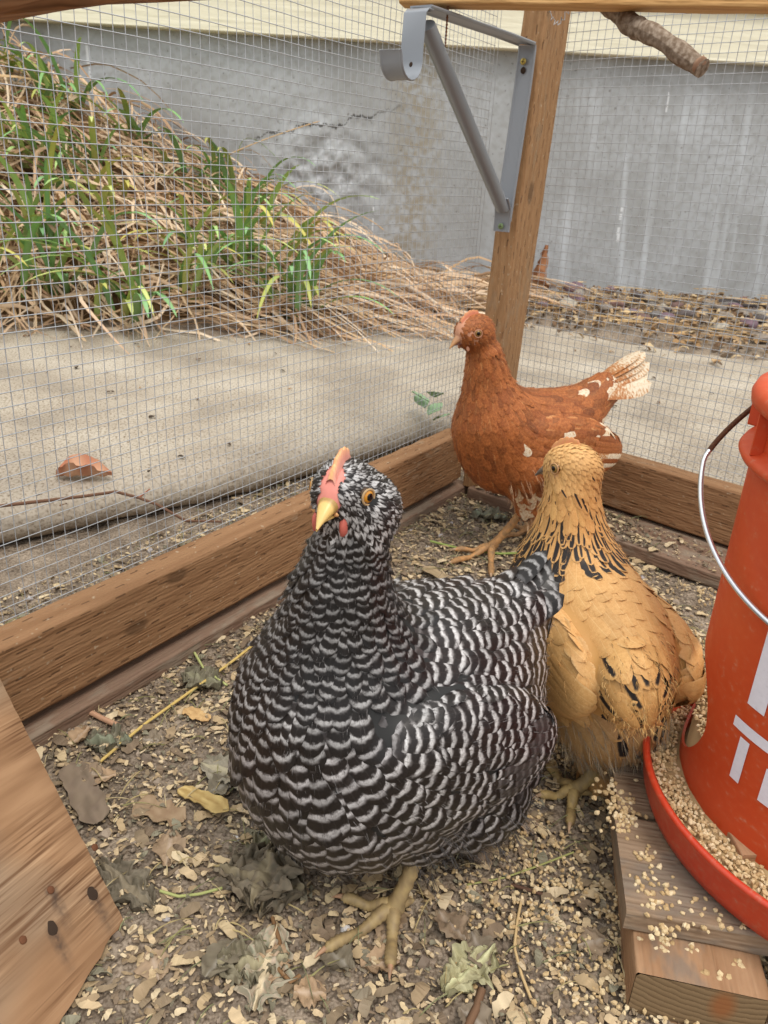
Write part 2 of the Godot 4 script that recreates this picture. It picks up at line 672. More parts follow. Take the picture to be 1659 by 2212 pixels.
# near edge of the slab in x, z
const SLAB := [Vector2(-0.95, 2.6), Vector2(-0.62, 1.45), Vector2(-0.50, 0.95), Vector2(-0.42, 0.645), Vector2(-0.355, 0.455), Vector2(-0.295, 0.28), Vector2(-0.255, 0.096), Vector2(-0.222, -0.10), Vector2(-0.20, -0.24), Vector2(-0.08, -0.245), Vector2(0.25, -0.175), Vector2(0.7, -0.1), Vector2(1.6, 0.05), Vector2(3.0, 0.28)]
# far edge of the slab: place along the wall and distance from it
const BED := [Vector2(-4.0, 1.55), Vector2(-1.82, 1.40), Vector2(-1.35, 1.36), Vector2(-0.96, 1.31), Vector2(-0.7, 1.08), Vector2(-0.49, 0.89), Vector2(-0.16, 0.88), Vector2(0.12, 1.15), Vector2(0.43, 1.3), Vector2(1.2, 1.35), Vector2(4.0, 1.4)]


func rail_line(x: float) -> float:  # inner face of the right base rail
	return -0.0724 + 0.16 * x


func gy(x: float, z: float) -> float:
	var y := FLOOR + 0.0045 * bump_noise.get_noise_2d(x * 160.0, z * 160.0) + 0.0022 * fine_noise.get_noise_2d(x * 500.0, z * 500.0)
	if x < -0.02:
		y -= 0.012
	return y


func top_y(x: float, z: float) -> float:  # litter also lies on the half buried board
	if x > 0.03 and z > rail_line(x) and z < -0.035 + 0.1487 * (x - 0.035) + 0.07:
		return -0.0045
	return gy(x, z)


func bed_edge(u: float) -> float:
	for i in BED.size() - 1:
		if u < BED[i + 1].x:
			var t := clampf((u - BED[i].x) / (BED[i + 1].x - BED[i].x), 0.0, 1.0)
			return lerpf(BED[i].y, BED[i + 1].y, t) + 0.05 * bump_noise.get_noise_1d(u * 90.0)
	return 1.4


func wall_point(u: float, w: float, y: float) -> Vector3:
	return WALL_A + WALL_U * u + WALL_N * w + Vector3(0, y, 0)


func bed_height(u: float, w: float) -> float:
	var e := bed_edge(u) - w
	var h := clampf((e + 0.11) / 0.16, -0.5, 1.0)
	return 0.005 + 0.045 * h + (0.02 * bump_noise.get_noise_2d(u * 45.0, w * 45.0) + 0.008 * fine_noise.get_noise_2d(u * 120.0, w * 120.0)) * clampf(h + 0.2, 0.0, 1.0)


func build_ground() -> void:
	# one sheet: fine squares in the run, wide ones out to the horizon
	var xs := PackedFloat32Array([-60.0, -25.0, -10.0, -4.0, -2.0, -1.0])
	var zs := PackedFloat32Array([-60.0, -25.0, -10.0, -5.0, -3.0, -1.0])
	for i in 150:
		xs.append(-0.6 + 0.0125 * i)
	for i in 150:
		zs.append(-0.35 + 0.0125 * i)
	for q in [2.0, 4.0, 10.0, 25.0, 60.0]:
		xs.append(q)
		zs.append(q)
	var mb := MB.new()
	for z in zs:
		for x in xs:
			var y := gy(x, z)
			if x < -0.7 or z < -0.4:
				y = -0.06
			mb.vert(Vector3(x, y, z), Vector3.UP)
	for j in zs.size() - 1:
		for i in xs.size() - 1:
			var a := j * xs.size() + i
			mb.quad(a, a + xs.size(), a + xs.size() + 1, a + 1)
	mb.smooth()
	structure("ground", mb.mesh(M.soil), "bare trodden brown soil floor of the run", "soil")

	# the concrete slab with its rounded, trowelled edge
	mb = MB.new()
	var poly := PackedVector2Array()
	var edge := PackedVector2Array()
	for i in SLAB.size() - 1:
		for k in 8:
			var t := k / 8.0
			var p0: Vector2 = SLAB[maxi(i - 1, 0)]
			var p3: Vector2 = SLAB[mini(i + 2, SLAB.size() - 1)]
			edge.append(SLAB[i].cubic_interpolate(SLAB[i + 1], p0, p3, t) + Vector2.ONE * 0.006 * bump_noise.get_noise_1d(i * 40.0 + t * 40.0))
	var inner := PackedVector2Array()
	for i in edge.size():
		var d := (edge[mini(i + 1, edge.size() - 1)] - edge[maxi(i - 1, 0)]).normalized()
		inner.append(Vector2(d.y, -d.x))  # points under the slab, away from the run
	var prof := [[0.05, -0.09], [0.045, -0.05], [0.012, -0.034], [0.002, -0.022], [0.0, -0.008], [0.005, 0.006], [0.016, 0.018], [0.034, 0.0255], [0.062, 0.0292], [0.10, 0.03]]
	for i in edge.size():
		for q in prof:
			var p: Vector2 = edge[i] + inner[i] * float(q[0])
			mb.vert(Vector3(p.x, q[1], p.y), Vector3.UP)
	for i in edge.size() - 1:
		for k in prof.size() - 1:
			var a := i * prof.size() + k
			mb.quad(a, a + prof.size(), a + prof.size() + 1, a + 1)
	for i in edge.size():
		poly.append(edge[i] + inner[i] * 0.10)
	poly.append(Vector2(5.0, -4.5))
	poly.append(Vector2(-5.0, 0.5))
	poly.append(Vector2(-3.0, 2.6))
	var tris := Geometry2D.triangulate_polygon(poly)
	var at := mb.v.size()
	for p in poly:
		mb.vert(Vector3(p.x, 0.03, p.y), Vector3.UP)
	for k in range(0, tris.size(), 3):
		var a := poly[tris[k]]
		var b := poly[tris[k + 1]]
		var c := poly[tris[k + 2]]
		if (b - a).cross(c - a) < 0.0:
			mb.tri(at + tris[k], at + tris[k + 1], at + tris[k + 2])
		else:
			mb.tri(at + tris[k], at + tris[k + 2], at + tris[k + 1])
	mb.smooth()
	structure("concrete_path", mb.mesh(M.slab_concrete), "dusty tan concrete path with a rounded edge outside the mesh", "path")

	# planting bed between the path and the house
	mb = MB.new()
	var nu := 190
	var nw := 46
	for j in nw + 1:
		for i in nu + 1:
			var u := -4.0 + 7.0 * i / nu
			var w := -0.05 + 1.6 * j / nw
			mb.vert(wall_point(u, w, bed_height(u, w)), Vector3.UP)
	for j in nw:
		for i in nu:
			var a := j * (nu + 1) + i
			mb.quad(a, a + nu + 1, a + nu + 2, a + 1)
	mb.smooth()
	structure("planting_bed", mb.mesh(M.soil), "strip of brown soil between the concrete path and the house", "soil")


func build_house() -> void:
	var house := thing("house", "house with a grey concrete foundation and cream lap siding above it", "house", WALL_A)
	var inv := Transform3D(Basis(WALL_U, Vector3.UP, WALL_N), Vector3.ZERO)
	# concrete: the stains, streaks and cracks are drawn where the photograph has them; u from -2.6 to 1.4, y from 0 to 1
	var a := FastNoiseLite.new()
	a.seed = 81
	a.frequency = 1.0
	a.fractal_octaves = 4
	var paint := func(x: int, y: int) -> Color:
		var u := -2.6 + 4.0 * x / 1024.0
		var h := 1.0 - y / 320.0
		var cloud := a.get_noise_2d(u * 2.0, h * 2.2)
		var fine := a.get_noise_2d(u * 26.0, h * 26.0)
		var c := srgb(158, 159, 159).lerp(srgb(180, 183, 186), clampf(0.5 + cloud * 0.9, 0.0, 1.0))
		c = c.lerp(srgb(146, 145, 142), clampf(0.1 + fine * 0.7, 0.0, 0.4))
		# pale lime runs on the right half
		var run := clampf(a.get_noise_2d(u * 9.0 + h * 0.9, h * 0.5 + 20.0) * 2.0 - 0.1, 0.0, 1.0) * clampf((u + 0.25) * 3.0, 0.0, 1.0) * clampf((0.97 - h) * 5.0, 0.0, 1.0)
		c = c.lerp(srgb(212, 218, 224), run * 0.6)
		# brownish stained strip and an old form edge
		var strip := clampf(1.0 - absf(u + 0.58 + 0.05 * a.get_noise_2d(h * 8.0, 3.0)) / 0.16, 0.0, 1.0)
		c = c.lerp(srgb(150, 138, 118), strip * clampf(0.45 + fine + 0.5 * a.get_noise_2d(u * 8.0, h * 8.0), 0.0, 0.75))
		# white scaling patch beside it
		var px := Vector2((u + 0.96) / 0.2, (h - 0.48) / 0.24)
		var scale_patch := clampf(1.1 - px.length() + 0.9 * a.get_noise_2d(u * 12.0, h * 12.0), 0.0, 1.0)
		c = c.lerp(srgb(196, 198, 202), scale_patch * clampf(a.get_noise_2d(u * 34.0, h * 34.0) * 2.5 + 0.2, 0.0, 0.9))
		# crumbling dark crack that climbs to the right
		var line := 0.62 + 0.22 * (u + 1.25) + 0.05 * a.get_noise_1d(u * 5.0) + 0.012 * a.get_noise_1d(u * 40.0)
		var crack := clampf(1.0 - absf(h - line) / (0.003 + 0.016 * clampf(a.get_noise_1d(u * 12.0 + 9.0), 0.0, 1.0)), 0.0, 1.0) * clampf(1.2 - absf(u + 1.0) / 0.34, 0.0, 1.0)
		c = c.lerp(srgb(72, 70, 68), clampf(crack * 2.0, 0.0, 0.85))
		# paint drips
		for q in [[0.36, 0.27, 0.42, 0.006], [-0.745, 0.26, 0.36, 0.004], [-1.95, 0.74, 0.92, 0.006], [0.48, 0.8, 0.9, 0.004]]:
			if absf(u - q[0] + 0.03 * (h - q[1])) < q[3] and h > q[1] and h < q[2] and a.get_noise_1d(h * 30.0 + q[0] * 50.0) > -0.25:
				c = c.lerp(srgb(226, 228, 230), 0.8)
		if a.get_noise_2d(u * 40.0 + 70.0, h * 40.0) > 0.58:
			c = c.lerp(srgb(96, 92, 88), 0.6)
		return c
	var m := mat("foundation_concrete", Color.WHITE, 0.9, 0.25)
	m.albedo_texture = picture(1024, 320, paint)
	m.texture_repeat = false
	var mb := MB.new()
	var us := PackedFloat32Array([-9.0, -6.0, -4.0, -3.2])
	for i in 401:
		us.append(-2.6 + 4.0 * i / 400.0)
	us.append_array(PackedFloat32Array([2.0, 4.0, 8.0]))
	var rows := 118
	for j in rows + 1:
		var y := -0.12 + 1.18 * j / rows
		for u in us:
			var rough := 0.004 * bump_noise.get_noise_2d(u * 25.0, y * 25.0) + 0.0010 * fine_noise.get_noise_2d(u * 150.0, y * 150.0) + 0.0006 * fine_noise.get_noise_2d(u * 600.0, y * 600.0)
			var d := Vector2((u + 0.98) / 0.32, (y - 0.5) / 0.26).length()
			rough += clampf(1.2 - d, 0.0, 1.0) * (0.022 * bump_noise.get_noise_2d(u * 130.0 + 50.0, y * 130.0) + 0.012 * fine_noise.get_noise_2d(u * 300.0, y * 300.0))
			mb.vert(inv * Vector3(u, y, rough), WALL_N, Vector2((u + 2.6) / 4.0, 1.0 - clampf(y, 0.003, 0.997)))
	for j in rows:
		for i in us.size() - 1:
			var k := j * us.size() + i
			mb.quad(k, k + 1, k + us.size() + 1, k + us.size())
	mb.smooth()
	part("foundation_wall", mb.mesh(m), house)
	# wall body behind, so that the house has thickness and stops the light
	var body := lumber(17.0, 3.6, 0.3, 0.01, 1, 0.0)
	part("wall_core", body.mesh(M.wall_core), house, Transform3D(Basis(WALL_U, Vector3.UP, WALL_N), WALL_U * -9.0 + Vector3(0, 1.7, 0) - WALL_N * 0.165))
	# lap siding: each board leans on the one below
	for k in 12:
		var y0 := 0.993 + 0.178 * k
		var b := MB.new()
		var prof := [[0.030, 0.19], [0.052, 0.006], [0.053, 0.0], [0.049, -0.004], [0.0, -0.004]]
		for q in prof.size() - 1:
			for e in 2:
				for i in 29:
					var u := -9.0 + 17.0 * i / 28.0
					var wave := 0.0015 * bump_noise.get_noise_2d(u * 30.0, k * 90.0)
					b.vert(inv * Vector3(u, y0 + prof[q + e][1] + wave, prof[q + e][0]), WALL_N)
			var at := b.v.size() - 58
			for i in 28:
				b.quad(at + i, at + 29 + i, at + 30 + i, at + i + 1)
		b.smooth()
		part("siding_board", b.mesh(M.siding_paint), house)


func build_run() -> void:
	var run := thing("chicken_run", "chicken run frame of treated lumber covered with square wire mesh", "chicken run")
	# base rails: 38 x 89 mm lumber
	var xf := along(Vector3(-0.019, 0.0445, 1.75), Vector3(-0.019, 0.0445, 0.024))
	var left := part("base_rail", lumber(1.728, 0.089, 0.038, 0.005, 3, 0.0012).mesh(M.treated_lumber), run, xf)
	tag(left, "long base rail with dashed treatment slits", "")
	var d := Vector3(1, 0, 0.16).normalized()
	var nrm := Vector3(-0.16, 0, 1).normalized()
	var a := Vector3(0.046, 0.0445, rail_line(0.046)) - nrm * 0.019
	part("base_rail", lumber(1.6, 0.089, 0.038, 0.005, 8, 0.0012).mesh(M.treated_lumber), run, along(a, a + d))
	# corner post, leaning back a little
	var foot := Vector3(0.024, -0.012, -0.0225)
	var head := foot + Vector3(0.0115, 0.92, -0.0345)
	xf = along(foot, head, Vector3(0, 0, 1))
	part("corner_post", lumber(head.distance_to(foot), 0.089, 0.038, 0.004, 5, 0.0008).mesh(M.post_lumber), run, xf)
	# wire mesh of half-inch squares
	part("wire_mesh", wire_panel(Vector3(-0.0395, 0.0, 1.72), Vector3(0, 0, -1), 1.77, Vector3(-1, 0, 0), 21), run)
	var b := Vector3(-0.02, 0.0, rail_line(-0.02)) - nrm * 0.0395
	part("wire_mesh", wire_panel(b, d, 1.2, -nrm, 22), run)
	# a twist of tie wire at the top of the post
	var t := MB.new()
	var loop := PackedVector3Array()
	for i in 40:
		var q := i / 39.0
		loop.append(Vector3(0.036 + 0.05 * q, 0.725 + 0.012 * sin(q * 9.0) + 0.004 * sin(i * 1.9), 0.004 - 0.05 * q + 0.004 * cos(i * 2.3)))
	t.tube(loop, PackedFloat32Array([0.0006]), 5)
	part("tie_wire", t.mesh(M.galvanised), run)

	# reddish boards half buried along the inside of the rails
	var o := one("edging_board", lumber(1.5, 0.02, 0.09, 0.003, 4, 0.001).mesh(M.red_board), "reddish board half buried under the long base rail", "board", along(Vector3(-0.034, -0.021, 1.5), Vector3(-0.035, -0.021, 0.05)))
	o = one("edging_board", lumber(1.2, 0.022, 0.145, 0.003, 9, 0.001).mesh(M.red_board), "wide grey-topped reddish board half buried beside the right base rail, behind the hens", "board", along(Vector3(0.035, -0.0165, -0.035), Vector3(0.62, -0.0155, 0.052)))
	o = one("weathered_board", lumber(1.5, 0.03, 0.09, 0.003, 12, 0.001).mesh(M.dark_board), "dark weathered board lying outside the mesh along the right rail", "board", along(Vector3(0.02, 0.0, -0.165), Vector3(0.62, 0.0, -0.068)))


func wire_panel(from: Vector3, dir: Vector3, length: float, out: Vector3, s: int) -> ArrayMesh:
	var mb := MB.new()
	var pitch := 0.0127
	var r := 0.00047
	var nx := int(length / pitch)
	var ny := int(0.84 / pitch)
	var bulge := func(x: float, y: float) -> Vector3:
		var k := clampf((y - 0.08) / 0.12, 0.0, 1.0) * clampf((x - 0.02) / 0.1, 0.0, 1.0) * clampf((length - x - 0.02) / 0.1, 0.0, 1.0)
		var b := 0.010 * bump_noise.get_noise_3d(x * 28.0, y * 28.0, s * 50.0) + 0.0014 * fine_noise.get_noise_3d(x * 130.0, y * 130.0, s * 70.0)
		var sx := 0.0022 * bump_noise.get_noise_3d(x * 40.0 + 90.0, y * 40.0, s * 30.0)
		var sy := 0.0028 * bump_noise.get_noise_3d(x * 34.0, y * 34.0 + 130.0, s * 40.0)
		return from + dir * (x + sx) + Vector3(0, y + sy, 0) + out * (b * k)
	for i in nx + 1:
		var path := PackedVector3Array()
		var x := pitch * i + 0.0005 * fine_noise.get_noise_1d(i * 77.0)
		for j in ny * 2 / 3 + 1:
			path.append(bulge.call(x, -0.01 + pitch * 1.5 * j) + out * r)
		mb.tube(path, PackedFloat32Array([r * (1.0 + 0.12 * fine_noise.get_noise_1d(i * 31.0))]), 4)
	for j in ny + 1:
		var path := PackedVector3Array()
		var y := -0.01 + pitch * j + 0.0006 * fine_noise.get_noise_1d(j * 91.0 + 500.0)
		for i in nx * 2 / 3 + 1:
			path.append(bulge.call(pitch * 1.5 * i, y) - out * r)
		mb.tube(path, PackedFloat32Array([r]), 4)
	return mb.mesh(M.galvanised)


func build_bracket() -> void:
	# pressed steel shelf bracket screwed to the post
	var o := thing("shelf_bracket", "grey steel shelf bracket with a rod hook screwed to the corner post", "bracket", Vector3(0.037, 0.43, 0.022))
	var z0 := 0.0
	var strap := func(path: PackedVector3Array, width: float, thick: float, side: Vector3) -> MB:
		# flat strip with raised rims, along a path
		var mb := MB.new()
		var last := path.size() - 1
		var prof := [[-0.5, 0.0], [-0.46, 1.0], [-0.40, 1.0], [-0.34, 0.25], [0.34, 0.25], [0.40, 1.0], [0.46, 1.0], [0.5, 0.0], [0.5, -0.6], [-0.5, -0.6], [-0.5, 0.0]]
		for i in last + 1:
			var t := (path[mini(i + 1, last)] - path[maxi(i - 1, 0)]).normalized()
			var s := (side - t * side.dot(t)).normalized()
			var up := s.cross(t)
			for q in prof:
				mb.vert(path[i] + s * (q[0] * width) + up * (q[1] * thick), up)
		for i in last:
			for k in prof.size() - 1:
				var a := i * prof.size() + k
				mb.quad(a, a + 1, a + prof.size() + 1, a + prof.size())
		mb.smooth()
		for i in [0, last]:
			var t := (path[1] - path[0] if i == 0 else path[last - 1] - path[last]).normalized()
			var at := mb.v.size()
			for k in prof.size() - 1:
				mb.vert(mb.v[i * prof.size() + k], -t)
			for k in range(1, prof.size() - 2):
				if i == 0:
					mb.tri(at, at + k + 1, at + k)
				else:
					mb.tri(at, at + k, at + k + 1)
		return mb
	var X := Vector3(1, 0, 0)
	# back strap up the post and arm out over the run, one bent strip
	var path := PackedVector3Array([Vector3(-0.004, 0.012, 0.004), Vector3(-0.002, 0.06, 0.0035), Vector3(0.001, 0.13, 0.002), Vector3(0.003, 0.20, 0.0), Vector3(0.0035, 0.243, -0.001), Vector3(0.0035, 0.25, 0.001)])
	part("back_strap", strap.call(path, 0.028, 0.0018, X).mesh(M.grey_steel), o)
	path = PackedVector3Array([Vector3(0.003, 0.2515, 0.003), Vector3(0.002, 0.252, 0.08), Vector3(0.0, 0.251, 0.18), Vector3(-0.002, 0.250, 0.285)])
	part("arm", strap.call(path, 0.030, 0.0025, X).mesh(M.grey_steel), o)
	# diagonal brace: a rounded channel
	var tube := MB.new()
	tube.tube(PackedVector3Array([Vector3(-0.003, 0.03, 0.012), Vector3(-0.003, 0.12, 0.125), Vector3(-0.003, 0.234, 0.268)]), PackedFloat32Array([0.0115]), 14, Color.WHITE, 0.75)
	part("brace", tube.mesh(M.grey_steel), o)
	path = PackedVector3Array([Vector3(-0.004, -0.004, 0.006), Vector3(-0.004, 0.015, 0.0065), Vector3(-0.003, 0.03, 0.011), Vector3(-0.003, 0.045, 0.024)])
	part("brace_foot", strap.call(path, 0.028, 0.0012, X).mesh(M.grey_steel), o)
	# hook for a rod
	path = PackedVector3Array()
	path.append(Vector3(-0.002, 0.2465, 0.281))
	path.append(Vector3(-0.002, 0.247, 0.290))
	path.append(Vector3(-0.002, 0.242, 0.296))
	path.append(Vector3(-0.002, 0.21, 0.298))
	for k in 11:
		var a := PI * k / 10.0
		path.append(Vector3(-0.002, 0.193 - 0.022 * sin(a), 0.320 - 0.022 * cos(a)))
	path.append(Vector3(-0.002, 0.199, 0.345))
	part("hook", strap.call(path, 0.031, 0.0011, X).mesh(M.grey_steel), o)
	for q in [[Vector3(0.0015, 0.229, 0.004), "brass_screw"], [Vector3(-0.004, 0.004, 0.010), "green_screw"]]:
		var s := rough_ball(3, 8, 0.0, 0.45)
		var sc := part("screw", s.mesh(M[q[1]]), o, Transform3D(Basis(Vector3(1, 0, 0), PI / 2).scaled_local(Vector3(0.0046, 0.0046, 0.0046)), q[0]))
		var cross := MB.new()
		cross.append(lumber(1.0, 0.12, 0.16, 0.02, 1, 0.0), Transform3D(Basis.IDENTITY, Vector3(-0.5, 0.42, 0)))
		cross.append(lumber(1.0, 0.11, 0.16, 0.02, 1, 0.0), Transform3D(Basis(Vector3.UP, PI / 2), Vector3(0, 0.42, 0.5)))
		part("slot", cross.mesh(M.hole_dark), sc)
	var hole := rough_ball(5, 8, 0.0, 0.3)
	part("keyhole", hole.mesh(M.hole_dark), o, Transform3D(Basis(Vector3(1, 0, 0), PI / 2).scaled_local(Vector3(0.0042, 0.0042, 0.0046)), Vector3(0.0018, 0.218, 0.0016)))
	hole = rough_ball(6, 8, 0.0, 0.3)
	part("rod_hole", hole.mesh(M.hole_dark), o, Transform3D(Basis(Vector3(1, 0, 0), PI / 2).scaled_local(Vector3(0.003, 0.003, 0.0045)), Vector3(-0.002, 0.188, 0.2988)))
	# rusty screw that misses the beam and sticks out below it
	var bent := MB.new()
	var sp := PackedVector3Array()
	var rr := PackedFloat32Array()
	for k in 34:
		var t := k / 33.0
		sp.append(Vector3(0.045 + 0.004 * t, 0.687 - 0.042 * t, 0.262 + 0.006 * t))
		rr.append(0.0012 + (0.0007 if k % 3 == 0 else 0.0) - 0.0006 * t)
	bent.tube(sp, rr, 7)
	one("rusty_screw", bent.mesh(M.rust), "rusty brown screw poking down out of the pine beam beside the bracket", "screw")

	# beam resting on the arm
	var p := Vector3(-0.012, 0.7085, 0.275)
	var q2 := p + Vector3(0.396, 0.0, -0.152).normalized()
	var beam := thing("wooden_beam", "pale pine beam resting across the bracket arm in front of the post", "beam", p)
	part("beam_wood", lumber(1.3, 0.040, 0.038, 0.003, 6, 0.0007).mesh(M.pine_beam), beam, Transform3D(along(p, q2).basis, Vector3.ZERO))
	for k in [[0.075, "green_screw"], [0.345, "hole_dark"], [0.41, "hole_dark"]]:
		var bb := along(p, q2).basis
		part("nail", rough_ball(4, 6, 0.0, 0.35).mesh(M[k[1]]), beam, Transform3D((bb * Basis(Vector3(1, 0, 0), PI / 2)).scaled_local(Vector3(0.0022, 0.0022, 0.0022)), bb * Vector3(k[0], 0.004, 0.0192)))

	# branch used as a perch, coming down from behind the beam
	var br := MB.new()
	var bp := PackedVector3Array()
	var brr := PackedFloat32Array()
	var b0 := CAM + ray(1330, 26) * 1.14
	var b1 := CAM + ray(1512, 140) * 1.04
	for k in 46:
		var t := k / 45.0
		bp.append(b0.lerp(b1, t * 1.5 - 0.5) + Vector3(0.004 * sin(t * 7.0), 0.003 * sin(t * 11.0), 0.004 * cos(t * 9.0)))
		brr.append(0.0118 - 0.0015 * t + 0.0012 * sin(t * 31.0) + (0.0025 if k > 23 and k < 26 else 0.0) + 0.001 * fine_noise.get_noise_1d(k * 60.0))
	br.tube(bp, brr, 14, lin(168, 158, 148))
	br.smooth()
	var perch := thing("branch", "grey-brown barked branch end hanging below the pine beam", "branch", Vector3.ZERO)
	part("bark", br.mesh(M.bark), perch)
	var cut := rough_ball(8, 6, 0.3, 0.25)
	for k in cut.c.size():
		cut.c[k] = lin(158, 126, 104)
	part("cut_end", cut.mesh(M.litter), perch, Transform3D(along(b0, b1).basis * Basis(Vector3(0, 0, 1), -PI / 2).scaled(Vector3(0.0098, 0.0098, 0.0098)), b1))

	# rough-sawn timber crossing the corner above the mesh
	var l0 := CAM + ray(-160, 40) * 0.56
	var l1 := CAM + ray(560, -38) * 0.60
	var lg := lumber(l0.distance_to(l1), 0.045, 0.05, 0.012, 15, 0.006)
	one("rough_timber", lg.mesh(M.rough_log), "dark rough-sawn timber running above the mesh, apart from the pine beam", "timber", Transform3D(along(l0, l1).basis, l0 + Vector3(0, 0.020, 0)))


# ---------------------------------------------------------------- feeder, platform, ramp

const PAIL := Vector2(0.665, 0.565)  # axis of the bucket in x, z
const PAIL_Y := 0.045


func pail_r(y: float) -> float:
	return 0.1362 + 0.001 * clampf((y - PAIL_Y) / 0.3, 0.0, 1.2)


func pail_point(deg: float, y: float, out := 0.0) -> Vector3:
	var a := deg_to_rad(deg)
	var r := pail_r(y) + out
	return Vector3(PAIL.x + r * cos(a), y, PAIL.y + r * sin(a))


func lathe(prof: Array, centre: Vector3, steps := 96) -> MB:
	# prof: [radius, height] from the inside of the foot outwards and up, round and back inside
	var mb := MB.new()
	for i in steps + 1:
		var a := TAU * i / steps
		for q in prof:
			mb.vert(centre + Vector3(cos(a) * q[0], q[1], sin(a) * q[0]), Vector3.UP)
	for i in steps:
		for k in prof.size() - 1:
			var b := i * prof.size() + k
			mb.quad(b, b + 1, b + prof.size() + 1, b + prof.size())
	mb.smooth()
	for k in prof.size():
		var e := steps * prof.size() + k
		var s := (mb.n[k] + mb.n[e]).normalized()
		mb.n[k] = s
		mb.n[e] = s
	return mb


func build_feeder() -> void:
	var o := thing("bucket_feeder", "tall orange plastic bucket with white stencil marks, a feeding hole and a wire handle", "bucket", Vector3(PAIL.x, PAIL_Y, PAIL.y))
	var shift := Transform3D(Basis.IDENTITY, -Vector3(PAIL.x, PAIL_Y, PAIL.y))
	# wall: outer and inner skin with a hole near the foot; the hole's rim is a patch of rings between an oval and a rectangle
	var mb := MB.new()
	var d0 := 139.0
	var d1 := 205.0
	var y0 := 0.051
	var y1 := 0.170
	for skin in 2:
		var out := 0.0 if skin == 0 else -0.0022
		var flip := skin == 1
		var put := func(a: int, b: int, c: int, d: int) -> void:
			if flip:
				mb.quad(a, d, c, b)
			else:
				mb.quad(a, b, c, d)
		var bands := [[d1, d0 + 360.0, PAIL_Y, 0.33, 76, 10], [d0, d1, PAIL_Y, y0, 14, 1], [d0, d1, y1, 0.33, 14, 6], [0.0, 360.0, 0.33, 0.371, 90, 3]]
		for q in bands:
			var at := mb.v.size()
			for j in q[5] + 1:
				for i in q[4] + 1:
					mb.vert(pail_point(lerpf(q[0], q[1], float(i) / q[4]), lerpf(q[2], q[3], float(j) / q[5]), out), Vector3.UP)
			for j in q[5]:
				for i in q[4]:
					var k: int = at + j * (q[4] + 1) + i
					put.call(k, k + q[4] + 1, k + q[4] + 2, k + 1)
		var hole := func(t: float) -> Vector2:
			# pointed towards the foot, round at the top
			var h := sin(t)
			return Vector2(172.0 + 26.5 * cos(t) * (1.0 - 0.12 * maxf(-h, 0.0)), 0.1085 + 0.0495 * h)
		var n := 56
		var at := mb.v.size()
		for r in 6:
			for i in n + 1:
				var t := TAU * i / n
				var a: Vector2 = hole.call(t)
				var c := cos(t)
				var s := sin(t)
				var m := 1.0 / maxf(absf(c), absf(s))
				var b := Vector2((d0 + d1) / 2 + (d1 - d0) / 2 * c * m, (y0 + y1) / 2 + (y1 - y0) / 2 * s * m)
				var p := a.lerp(b, r / 5.0)
				mb.vert(pail_point(p.x, p.y, out), Vector3.UP)
		for r in 5:
			for i in n:
				var k: int = at + r * (n + 1) + i
				put.call(k, k + 1, k + n + 2, k + n + 1)
		if skin == 1:
			# thickness of the cut rim
			for i in n:
				var t := TAU * i / n
				var t2 := TAU * (i + 1) / n
				var a: Vector2 = hole.call(t)
				var b: Vector2 = hole.call(t2)
				var e := mb.vert(pail_point(a.x, a.y, 0.0), Vector3.UP)
				mb.vert(pail_point(b.x, b.y, 0.0), Vector3.UP)
				mb.vert(pail_point(b.x, b.y, -0.0022), Vector3.UP)
				mb.vert(pail_point(a.x, a.y, -0.0022), Vector3.UP)
				mb.quad(e, e + 3, e + 2, e + 1)
	mb.smooth()
	# weld the normals of points that coincide, so that the bands do not show
	for i in mb.v.size():
		var q := mb.v[i] - Vector3(PAIL.x, 0, PAIL.y)
		var radial := Vector3(q.x, 0, q.z).normalized()
		if absf(mb.n[i].dot(radial)) > 0.8:
			mb.n[i] = radial * signf(mb.n[i].dot(radial))
	part("bucket_wall", mb.mesh(M.orange_plastic), o, shift)
	var R := pail_r(0.33)
	part("flange", lathe([[R - 0.001, 0.322], [R + 0.003, 0.321], [R + 0.0085, 0.3235], [R + 0.0105, 0.327], [R + 0.0085, 0.3305], [R + 0.002, 0.332], [R - 0.001, 0.335]], Vector3(PAIL.x, 0, PAIL.y)).mesh(M.orange_plastic), o, shift)
	part("rim", lathe([[R - 0.001, 0.361], [R + 0.006, 0.360], [R + 0.0095, 0.363], [R + 0.0105, 0.369], [R + 0.008, 0.375], [R, 0.377], [R - 0.004, 0.374], [R - 0.0045, 0.365]], Vector3(PAIL.x, 0, PAIL.y)).mesh(M.orange_plastic), o, shift)
	# ears that hold the handle, ribs between flange and rim
	for deg in [195.0, 15.0]:
		var e := lumber(0.014, 0.032, 0.028, 0.002, 3, 0.0)
		var p := pail_point(deg, 0.346)
		part("handle_ear", e.mesh(M.orange_plastic), o, shift * Transform3D(Basis(Vector3.UP, -deg_to_rad(deg)), p))
	for k in 12:
		var deg := 30.0 * k + 5.0
		if absf(deg - 195.0) < 12.0 or absf(deg - 15.0) < 12.0:
			continue
		part("rib", lumber(0.008, 0.03, 0.002, 0.0006, 3, 0.0).mesh(M.orange_plastic), o, shift * Transform3D(Basis(Vector3.UP, -deg_to_rad(deg)), pail_point(deg, 0.346)))
	# wire handle hanging on the side of the ramp
	var th := deg_to_rad(195.0)
	var a := Vector3(cos(th), 0, sin(th))
	var b := Vector3(cos(th - PI / 2), 0, sin(th - PI / 2))
	var tau := deg_to_rad(50.0)
	var path := PackedVector3Array()
	for i in 97:
		var ph := PI * i / 96.0
		path.append(Vector3(PAIL.x, 0.342, PAIL.y) + a * cos(ph) * 0.155 + a * signf(cos(ph)) * 0.02 * minf(1.0, sin(ph) * 3.0) * absf(cos(ph)) + (b * sin(tau) - Vector3.UP * cos(tau)) * sin(ph) * 0.1785)
	var wire := MB.new()
